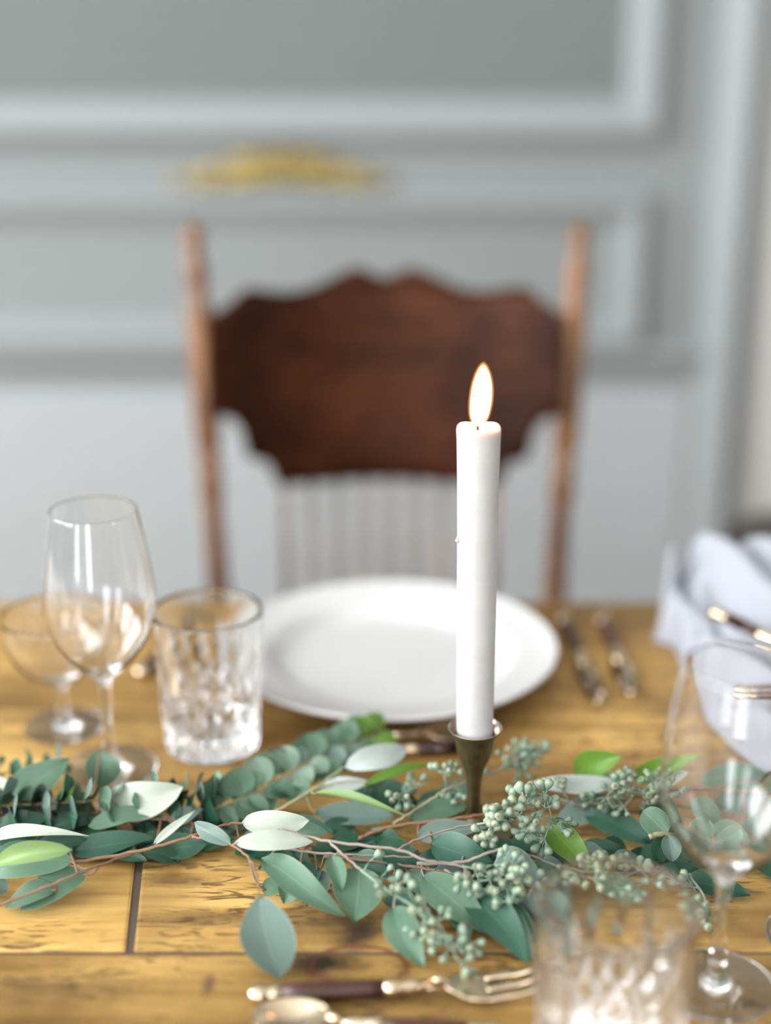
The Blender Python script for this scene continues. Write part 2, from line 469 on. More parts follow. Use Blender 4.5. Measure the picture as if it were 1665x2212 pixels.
wall_with_holes('wall_left', 'x', ROOM_L, -T, ROOM_B, ROOM_F, [(0.0, 2.1, 1.1, 3.3), (-2.4, -0.30, 1.1, 3.3)], M['wall'])
wall_with_holes('wall_rear', 'y', ROOM_B, -T, ROOM_L, ROOM_R, [(-2.70, -1.90, 0.4, 3.2), (-0.80, -0.10, 0.4, 3.2)], M['wall_plain'])
wall_with_holes('wall_right', 'x', ROOM_R, T, ROOM_B, ROOM_F, [(-0.80, -0.40, 1.1, 3.3)], M['wall_side'])  # opening made for the added right-hand light
DOOR_X0 = Q(1612, 800, ROOM_F).x
DOOR_Z = Q(1600, 330, ROOM_F).z
wall_with_holes('wall_back', 'y', ROOM_F, T, ROOM_L, ROOM_R, [(DOOR_X0, DOOR_X0 + 0.86, 0.0, 2.05)], M['wall'])

def window_frame(n, axis, at, ua, ub, za, zb):
    root = empty('window_%d' % n, (at if axis == 'x' else (ua + ub) / 2, (ua + ub) / 2 if axis == 'x' else at, za)); root['kind'] = 'structure'
    w = 0.05
    def bar(name, a0, a1, z0, z1, d=0.05):
        if axis == 'x': lo, hi = (at - d / 2, a0, z0), (at + d / 2, a1, z1)
        else: lo, hi = (a0, at - d / 2, z0), (a1, at + d / 2, z1)
        mb = MB().box(lo, hi)
        for v in mb.v: v -= root.location
        obj(name, mb.mesh(name), M['trim'], root, smooth=False)
    bar('frame_side', ua, ua + w, za, zb); bar('frame_side', ub - w, ub, za, zb)
    bar('frame_bottom', ua, ub, za, za + w); bar('frame_top', ua, ub, zb - w, zb)
    bar('muntin', (ua + ub) / 2 - .015, (ua + ub) / 2 + .015, za, zb, .03)
    for k in (1, 2): bar('muntin', ua, ub, za + (zb - za) * k / 3 - .012, za + (zb - za) * k / 3 + .012, .03)
window_frame(1, 'x', ROOM_L - 0.05, 0.0, 2.1, 1.1, 3.3)
window_frame(2, 'x', ROOM_L - 0.05, -2.4, -0.30, 1.1, 3.3)
window_frame(3, 'y', ROOM_B - 0.05, -2.70, -1.90, 0.4, 3.2)
window_frame(4, 'y', ROOM_B - 0.05, -0.80, -0.10, 0.4, 3.2)
window_frame(5, 'x', ROOM_R + 0.05, -0.80, -0.40, 1.1, 3.3)  # frame around the added right-hand light, there for glass highlights

# panel mouldings on the back wall: profile strips, each run a piece of its own
def moulding(parent, a, b2, width, depth, inward):
    """strip on the back wall from a to b2 (x, z); 'inward' (x, z) points across the strip, profile rises then steps"""
    a = Vector((a[0], 0, a[1])); b2 = Vector((b2[0], 0, b2[1])); w = Vector((inward[0], 0, inward[1]))
    prof = [(0, 0), (0, .55), (.12, .85), (.28, 1), (.42, .95), (.52, .62), (.70, .50), (.85, .38), (1, .12), (1, 0)]
    V = []; F = []
    for e, miter in ((a, 1), (b2, -1)):
        t = (b2 - a).normalized() * miter
        for (u, h) in prof:
            q = e + w * (u * width) + t * (u * width)
            V.append((q.x, ROOM_F - h * depth, q.z))
    n = len(prof)
    for i in range(n - 1): F.append((i, i + 1, n + i + 1, n + i))
    F.append(tuple(range(n - 1, -1, -1))); F.append(tuple(range(n, 2 * n)))
    me = fix_normals(mesh('moulding', V, F))
    obj('moulding', me, M['trim'], parent, smooth=False)

def zx(px, py):
    p = Q(px, py, ROOM_F - 0.012); return p.x, p.z
def frame(n, x0, x1, z0, z1, width, depth):
    r = empty('trim_%d' % n); r['kind'] = 'structure'
    moulding(r, (x0, z0), (x1, z0), width, depth, (0, 1))
    moulding(r, (x1, z0), (x1, z1), width, depth, (-1, 0))
    moulding(r, (x1, z1), (x0, z1), width, depth, (0, -1))
    moulding(r, (x0, z1), (x0, z0), width, depth, (1, 0))
    return r
x1, zb = zx(1432, 306)
frame(1, -1.9, x1, zb, 2.55, 0.066, 0.032)
# inner field of the upper panel, the dimmer light up there put into its greyer colour
struct('trim_2', bevel_box('panel_field', (-1.9 + .066, ROOM_F - 0.006, zb + .066), (x1 - .066, ROOM_F + 0.001, 2.55 - .066), 0.002), M['wall_upper_shade'])
x1b, zt = zx(1405, 418); _, zb2 = zx(1405, 752)
frame(3, -1.9, x1b, zb2, zt, 0.050, 0.028)
# dado rail with a shelf-like nose, casting its shade on the dado below
_, zr = zx(900, 770)
r = empty('trim_4'); r['kind'] = 'structure'
xe = Q(1496, 800, ROOM_F).x
me = fix_normals(mesh('dado_rail', [(x, ROOM_F - d, zr + h) for x in (ROOM_L, xe) for (d, h) in ((0, .018), (.020, .012), (.026, 0), (.016, -.012), (.008, -.026), (0, -.030))],
     [(0, 1, 7, 6), (1, 2, 8, 7), (2, 3, 9, 8), (3, 4, 10, 9), (4, 5, 11, 10), (5, 0, 6, 11), (0, 5, 4, 3, 2, 1), (6, 7, 8, 9, 10, 11)]))
obj('dado_rail', me, M['trim'], r, smooth=False)
# dado boarding below the rail
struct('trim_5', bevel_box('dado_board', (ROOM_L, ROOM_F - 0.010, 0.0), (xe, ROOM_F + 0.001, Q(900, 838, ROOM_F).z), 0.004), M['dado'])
struct('baseboard_back', bevel_box('baseboard', (ROOM_L, ROOM_F - 0.028, 0.0), (xe, ROOM_F - 0.008, 0.22), 0.006, 2), M['trim'])
# door with casing at the right
dx0 = Q(1500, 800, ROOM_F).x
r = empty('trim_6', (dx0, ROOM_F, 0)); r['kind'] = 'structure'
cw = DOOR_X0 - dx0
sec = [(0, .001), (0, -.006), (cw * .12, -.014), (cw * .46, -.044), (cw * .56, -.048), (cw * .62, -.044), (cw * .62, .001)]
mbx = fix_normals(mesh('casing', [(x, y, z) for z in (0, 2.05 + cw) for (x, y) in sec], [(i, i + 1, i + 8, i + 7) for i in range(6)] + [(6, 0, 7, 13), tuple(range(7)), tuple(range(13, 6, -1))])); obj('casing', mbx, M['trim'], r, smooth=False)
mbx = bevel_box('casing', (cw * .60, -0.016, 0), (cw * 1.0, 0.001, 2.05), 0.004, 2); obj('casing', mbx, M['trim'], r, smooth=False)
mbx = bevel_box('casing', (.86 + cw, -0.032, 0), (.86 + cw * 2, 0.001, 2.05 + cw), 0.008, 2); obj('casing', mbx, M['trim'], r, smooth=False)
mbx = bevel_box('casing', (cw * .6, -0.030, 2.05), (.86 + cw, 0.001, 2.05 + cw), 0.008, 2); obj('casing', mbx, M['trim'], r, smooth=False)
r = empty('door_1', (DOOR_X0, ROOM_F + 0.018, 0)); r['kind'] = 'structure'
obj('door_leaf', bevel_box('door_leaf', (0.004, 0, 0.005), (.856, 0.045, 2.045), 0.003), M['wall_right'], r, smooth=False)
for (z0, z1) in ((0.2, DOOR_Z - .10), (DOOR_Z, 1.95)):
    for (a, b2) in ((.10, .40), (.46, .76)):
        obj('door_panel', bevel_box('door_panel', (a, -0.012, z0), (b2, 0.001, z1), 0.010, 2), M['wall_right'], r, smooth=False)

# ------------------------------------------------------------------ gilded ornament on the frieze
def blob(L, w, h, curl, n=10, m=8):
    """acanthus-like lobe along +x, thick"""
    V = []; F = []
    for i in range(n + 1):
        t = i / n
        ww = w * (math.sin(math.pi * min(1, t * .94 + .05)) ** .7) * (1 + .22 * math.sin(t * 19))
        cx = L * t; cz = curl * L * math.sin(t * math.pi * .9) * t
        for k in range(m):
            a = 2 * math.pi * k / m
            V.append((cx, -h * max(0.08, ww / w) * (.5 + .5 * math.sin(a)), cz + ww * .5 * math.cos(a)))
    for i in range(n):
        for k in range(m):
            k2 = (k + 1) % m
            F.append((i * m + k, i * m + k2, (i + 1) * m + k2, (i + 1) * m + k))
    F.append(tuple(range(m))); F.append(tuple(range(n * m + m - 1, n * m - 1, -1)))
    return fix_normals(mesh('lobe', V, F))
oc = Q(612, 378, ROOM_F)
orn = tag(empty('gilded_ornament', (oc.x, ROOM_F, oc.z)), 'gilded carved leaf ornament on the wall above the chair', 'ornament')
S = 1 / px_scale(oc)
def lobe(name, x, z, L, w, ang, h=.014, curl=.15, flip=1):
    o = obj(name, blob(L, w, h, curl), M['gold'], orn)
    o.location = (x, 0, z); o.rotation_euler = (0, -ang, 0); o.scale = (flip, 1, 1)
    return o
for k, a in enumerate((-60, -30, 0, 30, 60)):
    lobe('shell_rib', 0, -.014, .078 - abs(a) * .0003, .020, math.radians(90 + a), .018, 0)
for s in (-1, 1):
    for (x, z, L, w, a, cu) in ((.015, .022, .080, .034, -.10, .05), (.02, .002, .085, .034, -.12, -.05), (.02, -.008, .07, .024, -.05, .1), (.080, .006, .065, .026, -.12, .10),
                                (.085, -.008, .075, .022, -.06, -.05), (.130, -.006, .056, .016, -.12, .15)):
        lobe('leaf_lobe', s * x, z, L, w, a * s if s < 0 else a, .013, cu, s)
o = obj('boss', MB().lathe([(0, .012), (.010, .010), (.014, 0), (.014, -.006), (0, -.006)], 16).mesh('boss'), M['gold'], orn)
o.rotation_euler = (R90, 0, 0); o.location = (0, -.014, .002)

# ------------------------------------------------------------------ chair
CHAIR_Y = 1.545
def chair_y(z): return CHAIR_Y + (z - 1.05) * 0.16       # raked back
def CQ(px, py):
    Y = CHAIR_Y
    for _ in range(6):
        p = Q(px, py, Y); Y = chair_y(p.z)
    return p

def build_chair():
    base = Vector((0.0, 1.40, 0.0))
    root = empty('dining_chair', base)
    def part(name, me, mat, smooth=True, parent=root):
        o = obj(name, me, mat, parent, smooth)
        if parent is root:
            for v in me.vertices: v.co -= base
        return o
    # scalloped crest board
    topx = [452, 490, 512, 530, 560, 595, 630, 660, 690, 725, 750, 768, 785, 805, 826, 848, 868, 888, 905, 930, 965, 1000, 1025, 1055, 1090, 1130, 1150, 1172, 1206]
    topy = [678, 660, 640, 626, 633, 641, 643, 638, 628, 611, 599, 595, 599, 611, 619, 613, 602, 597, 600, 608, 624, 637, 642, 640, 632, 622, 630, 650, 672]
    botx = [452, 470, 476, 505, 520, 526, 530, 548, 570, 584, 590, 600, 615, 630, 650, 665, 680, 835, 990, 1005, 1020, 1040, 1055, 1075, 1086, 1092, 1102, 1125, 1143, 1148, 1156, 1170, 1192, 1206]
    boty = [885, 890, 893, 905, 928, 955, 988, 998, 1006, 1022, 1050, 1062, 1066, 1062, 1068, 1062, 1066, 1064, 1066, 1062, 1068, 1062, 1066, 1064, 1052, 1025, 1008, 998, 988, 950, 925, 905, 890, 885]
    nx, nz = 110, 14
    th = 0.018
    V = []; F = []
    for side in (0, 1):
        for i in range(nx + 1):
            px = 452 + (1206 - 452) * i / nx
            yt = interp(topx, topy, px); yb = interp(botx, boty, px)
            for j in range(nz + 1):
                t = j / nz
                p = CQ(px, yb + (yt - yb) * t)
                bow = 0.066 * (1 - ((px - 829) / 377) ** 2)
                edge = min(1.0, min(t, 1 - t) * 7, )
                relief = 0.003 * (1 - math.sqrt(1 - (1 - edge) ** 2)) if edge < 1 else 0
                y = p.y + bow - 0.024 + (side * th) + (relief if side == 0 else -relief)
                V.append((p.x, y, p.z))
    m = (nx + 1) * (nz + 1)
    for i in range(nx):
        for j in range(nz):
            a = i * (nz + 1) + j; b2 = a + nz + 1
            F.append((a, b2, b2 + 1, a + 1)); F.append((m + a, m + a + 1, m + b2 + 1, m + b2))
    for i in range(nx):
        a = i * (nz + 1); b2 = a + nz + 1
        F.append((a, m + a, m + b2, b2)); F.append((a + nz, b2 + nz, m + b2 + nz, m + a + nz))
    for a in (0, nx * (nz + 1)):
        for j in range(nz): F.append((a + j, a + j + 1, m + a + j + 1, m + a + j))
    part('crest_board', fix_normals(mesh('crest_board', V, F)), M['chair'])
    # turned back posts, from finial to floor
    for (tx, ty, bx2, by2) in ((416, 482, 472, 1290), (1254, 482, 1199, 1298)):
        a = CQ(tx, ty); b2 = CQ(bx2, by2)
        d = (b2 - a).normalized()
        foot = b2 + d * (b2.z / -d.z) + Vector((0, 0.02, 0))
        L = (foot - a).length
        seg = [(0, .004), (.006, .0095), (.018, .0115), (.030, .0075), (.038, .0115), (.060, .012), (.078, .009), (.084, .013), (.095, .0135), (.14, .0138), (.20, .0145), (.235, .013), (.245, .0095), (.255, .0135),
               (.27, .0105), (.285, .0135), (.30, .010), (.36, .0115), (.42, .0125), (.46, .011), (.48, .015), (.60, .016), (.66, .017), (.70, .013), (.74, .016), (.86, .015), (L - .05, .013), (L, .012)]
        pts = [a + (foot - a).normalized() * s for s, _ in seg]
        part('back_post', MB().tube(pts, [r for _, r in seg], 16).mesh('back_post'), M['chair_post'])
    # spindles between crest board and seat
    for k in range(9):
        px = 612 + k * 57.5
        a = CQ(px, 1056); a.y += 0.066 * (1 - ((px - 829) / 377) ** 2) - .014
        b2 = Vector((a.x * .94, 1.452 + .01 * (1 - ((px - 829) / 240) ** 2), 0.462))
        seg = [(0, .0032), (.12, .0040), (.16, .0028), (.2, .0042), (.45, .0046), (.7, .0042), (.76, .0028), (.8, .0042), (1, .0032)]
        part('spindle', MB().tube([a.lerp(b2, s) for s, _ in seg], [r for _, r in seg], 10).mesh('spindle'), M['chair_post'])
    # seat: rounded square, dished
    V = []; F = []; n = 40
    cy = 1.27
    for (z, s) in ((.438, .95), (.445, 1.0), (.458, 1.0), (.464, .97), (.462, .75), (.458, .4)):
        for k in range(n):
            th2 = 2 * math.pi * k / n
            cx_, sy_ = math.cos(th2), math.sin(th2)
            rr = 1 / (abs(cx_) ** 4 + abs(sy_) ** 4) ** .25
            V.append((.215 * s * rr * cx_ * (1 - .06 * sy_), cy + .205 * s * rr * sy_, z))
    for i in range(5):
        for k in range(n):
            k2 = (k + 1) % n
            F.append((i * n + k, i * n + k2, (i + 1) * n + k2, (i + 1) * n + k))
    F.append(tuple(range(n - 1, -1, -1))); F.append(tuple(range(5 * n, 6 * n)))
    part('seat', mesh('seat', V, F), M['chair'])
    for s in (-1, 1):
        a = Vector((s * .165, 1.12, .445)); b2 = Vector((s * .20, 1.085, 0))
        seg = [(0, .016), (.1, .018), (.15, .012), (.2, .019), (.45, .021), (.7, .016), (.78, .011), (.82, .016), (1, .011)]
        part('front_leg', MB().tube([a.lerp(b2, q) for q, _ in seg], [w for _, w in seg], 12).mesh('front_leg'), M['chair_post'])
        for z in (.16, .28):
            f = 1 - z / .445
            part('stretcher', MB().tube([(s * (.165 + .035 * f), 1.12 - .035 * f, z), (s * .190, 1.26, z), (s * .178, 1.443 - (.445 - z) * .1, z)], [.007, .010, .007], 10).mesh('stretcher'), M['chair_post'])
    for z in (.2, .32):
        f = 1 - z / .445
        part('stretcher', MB().tube([(-.165 - .035 * f, 1.12 - .035 * f, z), (0, 1.12 - .035 * f, z), (.165 + .035 * f, 1.12 - .035 * f, z)], [.007, .011, .007], 10).mesh('stretcher'), M['chair_post'])
    tag(root, 'brown pressed-back wooden chair with scalloped crest board behind the white plate', 'chair')
build_chair()

# dark stool seen low past the right end of the napkin
sp_ = Q(1850, 1205, 1.62)
st = tag(empty('stool', (sp_.x, 1.62, 0)), 'dark wooden stool behind the grey napkin at the right edge', 'stool')
H = sp_.z + .02
obj('seat', MB().lathe(smooth_prof([(0, H), (.10, H - .002), (.145, H - .004), (.16, H - .016), (.15, H - .030), (.10, H - .034), (0, H - .034)], 3), 32).mesh('stool_seat'), M['stool'], st)
for k in range(4):
    a = math.pi / 4 + k * math.pi / 2
    obj('leg', MB().tube([(.09 * math.cos(a), .09 * math.sin(a), H - .03), (.12 * math.cos(a), .12 * math.sin(a), H * .5), (.15 * math.cos(a), .15 * math.sin(a), 0)], [.015, .018, .011], 10).mesh('stool_leg'), M['stool'], st)

# ------------------------------------------------------------------ table of planks
random.seed(5)
SEAMS = [0.40, 0.5535, 0.707, 0.861, 1.0146, 1.229]
TX0, TX1 = -1.15, 1.15
tb = tag(empty('dining_table', (0, 0.8145, 0)), 'worn golden-brown plank dining table under the garland', 'table')
JOINT = {2: [P(278, 1960).x], 1: [-.62], 3: [P(1120, 1650).x + .5], 0: [.25], 4: [.55]}
g = 0.0011
for r_ in range(len(SEAMS) - 1):
    cuts = [TX0] + JOINT[r_] + [TX1]
    for k in range(len(cuts) - 1):
        gx = 0.0021 if r_ == 2 else 0.0003
        xa = cuts[k] + (gx if k else 0); xb = cuts[k + 1] - (gx if k < len(cuts) - 2 else 0)
        ya, yb = SEAMS[r_] + g, SEAMS[r_ + 1] - g
        cx_, cy_ = (xa + xb) / 2, (ya + yb) / 2
        me = bevel_box('plank', (xa - cx_, ya - cy_, -.034), (xb - cx_, yb - cy_, 0), 0.0022, 2)
        if r_ == 2:                        # the butt joint of this row is cut a little askew
            for v in me.vertices:
                if (k == 0 and v.co.x > 0) or (k == 1 and v.co.x < 0): v.co.x -= .10 * v.co.y
        o = obj('plank', me, M['table'], tb, smooth=False)
        tn = (.72, .66, .98, .98, .82)[r_]; o.color = (tn, tn * (.98 if tn < .9 else 1), tn * (.96 if tn < .9 else 1), 1)
        o.location = (cx_, cy_ - tb.location.y, TABLE_Z - (0.0 if r_ in (0, 1, 2, 3) else 0.0))
# dark filler in the joints, just below the surface
o = obj('joint_filler', MB().box((TX0 + .01, SEAMS[0] + .01 - tb.location.y, TABLE_Z - .032), (TX1 - .01, SEAMS[-1] - .01 - tb.location.y, TABLE_Z - .0012)).mesh('joint_filler'), M['table_dark'], tb, smooth=False)
for (y0, y1, nm) in ((SEAMS[0] + .06, SEAMS[0] + .085, 'apron'), (SEAMS[-1] - .085, SEAMS[-1] - .06, 'apron')):
    obj(nm, bevel_box(nm, (TX0 + .10, y0 - tb.location.y, TABLE_Z - .135), (TX1 - .10, y1 - tb.location.y, TABLE_Z - .034), .002), M['table'], tb, smooth=False)
for x in (TX0 + .10, TX1 - .125):
    obj('apron', bevel_box('apron', (x, SEAMS[0] + .085 - tb.location.y, TABLE_Z - .135), (x + .025, SEAMS[-1] - .085 - tb.location.y, TABLE_Z - .034), .002), M['table'], tb, smooth=False)
for x in (TX0 + .125, TX1 - .125):
    for y in (SEAMS[0] + .10, SEAMS[-1] - .10):
        pr = [(0, 0), (.020, 0), (.024, .06), (.034, .30), (.030, .50), (.026, .52), (.038, .56), (.038, .716), (0, .716)]
        o = obj('leg', MB().lathe(pr, 20).mesh('table_leg'), M['table'], tb)
        o.location = (x, y - tb.location.y, 0)

# ------------------------------------------------------------------ plate
pc = Vector(((842 - 832.5) / FPX * 1.1826, 1.0835, TABLE_Z))
pl = tag(empty('dinner_plate', pc), 'white round dinner plate in front of the chair', 'plate')
prof = [(0, .0075), (.060, .0070), (.083, .0078), (.092, .0110), (.099, .0165), (.106, .0188), (.118, .0208), (.129, .0232), (.1332, .0250), (.1348, .0242), (.1338, .0218),
        (.126, .0182), (.112, .0142), (.100, .0105), (.090, .0060), (.0800, .0030), (.0770, .0004), (.0735, .0004), (.071, .0028), (0, .0028)]
obj('plate_body', MB().lathe(smooth_prof(prof, 4), 96).mesh('plate_body'), M['ceramic'], pl)

# ------------------------------------------------------------------ glassware (lathed, real wall thickness)
def wine_profile():
    out = [(0, .0000), (.0300, .0000), (.0318, .0006), (.0316, .0012), (.022, .0020), (.012, .0038), (.0062, .0080), (.0040, .022), (.0036, .040), (.0038, .058), (.0052, .068), (.0105, .0745),
           (.0225, .086), (.0320, .1010), (.0373, .1190), (.0383, .1320), (.0366, .1500), (.0334, .1710), (.0298, .1900), (.0291, .1930)]
    inn = [(.0288, .1932), (.0285, .1927), (.0292, .1900), (.0328, .1710), (.0360, .1500), (.0377, .1320), (.0367, .1190), (.0314, .1016), (.0218, .0872), (.0105, .0778), (0, .0760)]
    return out, inn
def coupe_profile():
    out = [(0, 0), (.0268, 0), (.0285, .0005), (.0283, .0011), (.019, .0018), (.009, .0038), (.0050, .0080), (.0040, .020), (.0042, .030), (.0062, .0355), (.014, .0400),
           (.0270, .0490), (.0355, .0610), (.0395, .0760), (.0402, .0900)]
    inn = [(.0398, .0908), (.0395, .0900), (.0389, .0762), (.0349, .0618), (.0265, .0502), (.014, .0420), (0, .0396)]
    return out, inn
def stemware(name, profile, loc, label, cat, nsplit_stem, group=None):
    o_, i_ = profile()
    root = tag(empty(name, loc), label, cat, group)
    pr = smooth_prof(o_, 4) + smooth_prof(i_, 4)
    me = MB().lathe(pr, 64).mesh(name)
    obj('glass_body', me, M['glass'], root)
    return root
GZ = TABLE_Z + .0006
wg = P(239, 1660)
stemware('wine_glass', wine_profile, (wg.x, wg.y, GZ), 'tall clear wine glass standing left of the cut tumbler by the plate', 'wine glass', 0)
cg = P(139, 1570)
stemware('coupe_glass', coupe_profile, (cg.x, cg.y, GZ), 'short-stemmed clear coupe glass behind the tall wine glass on the left', 'glass', 0)
stemware('wine_glass', wine_profile, (.1815, .6765, GZ), 'large blurred wine glass standing near the right edge before the napkin', 'wine glass', 0)
stemware('coupe_glass', coupe_profile, (.250, .722, GZ), 'short coupe glass cut off by the right edge beside the blurred wine glass', 'glass', 0)

def tumbler(loc, label, rot):
    root = tag(empty('cut_tumbler', loc, rot), label, 'glass')
    n = 96; H = .106
    rows = 46
    V = []; F = []
    def rad(z): return .0335 + .0062 * (z / H) ** .9
    def cut(th, z):
        # diamond cuts on the lower half, tall wedge flutes above with smooth lip
        k = 16
        if z < .006: return 0.0
        u = th * k / (2 * math.pi)
        if z < .050:
            v = (z - .006) / .0132
            a = abs(((u + v * .5) % 1) - .5) * 2; b2 = abs(((u - v * .5) % 1) - .5) * 2
            return -.0020 * max(1 - a * 2.2, 1 - b2 * 2.2, 0)
        if z < .086:
            w = 1 - (z - .050) / .036
            a = abs((u % 1) - .5) * 2
            return -.0020 * max(0, 1 - a / (.25 + .75 * w)) * min(1, w * 2)
        return 0.0
    rings = []
    for j in range(rows + 1):
        z = H * j / rows
        ring = []
        for i in range(n * 2):
            th = math.pi * i / n
            r = rad(z) + cut(th, z)
            if j == 0: r -= .003
            ring.append(len(V)); V.append((r * math.cos(th), r * math.sin(th), z))
        rings.append(ring)
    inner = [(rad(H) - .0004, H + .0009), (rad(H) - .0014, H + .0013), (rad(H) - .0024, H + .0008), (rad(H) - .0029, H), (rad(H) - .0030, H - .001), (rad(H) - .0031, H - .006), (rad(.08) - .0038, .08), (rad(.05) - .0046, .05), (rad(.025) - .0052, .025), (.020, .0165), (.008, .0150)]
    for (r, z) in inner:
        ring = []
        for i in range(n * 2):
            th = math.pi * i / n
            ring.append(len(V)); V.append((r * math.cos(th), r * math.sin(th), z))
        rings.append(ring)
    m = n * 2
    for a, b2 in zip(rings[:-1], rings[1:]):
        for k in range(m):
            k2 = (k + 1) % m
            F.append((a[k], a[k2], b2[k2], b2[k]))
    # star-cut base
    cen = len(V); V.append((0, 0, .003))
    mid = []
    for i in range(m):
        th = math.pi * i / n
        mid.append(len(V)); V.append((.015 * math.cos(th), .015 * math.sin(th), .0002 + .0014 * (abs((i % 12) - 6) / 6)))
    for k in range(m):
        k2 = (k + 1) % m
        F.append((rings[0][k2], rings[0][k], mid[k], mid[k2])); F.append((mid[k2], mid[k], cen))
    F.append(tuple(rings[-1]))
    me = fix_normals(mesh('cut_tumbler', V, F))
    o = obj('glass_body', me, M['crystal'], root, smooth=False)
    sm = [False] * len(me.polygons)
    for i, p in enumerate(me.polygons):
        z = sum(me.vertices[v].co.z for v in p.vertices) / len(p.vertices)
        r = math.hypot(p.center.x, p.center.y)
        sm[i] = z > .088 or r < rad(z) - .003
    me.polygons.foreach_set('use_smooth', sm)
    return root
tg = P(459, 1610)
tumbler((tg.x, tg.y, GZ), 'cut-crystal tumbler standing at the left rim of the white plate', 0.1)
tumbler((.110, .597, GZ), 'blurred cut-crystal tumbler in the near right corner', 0.3)

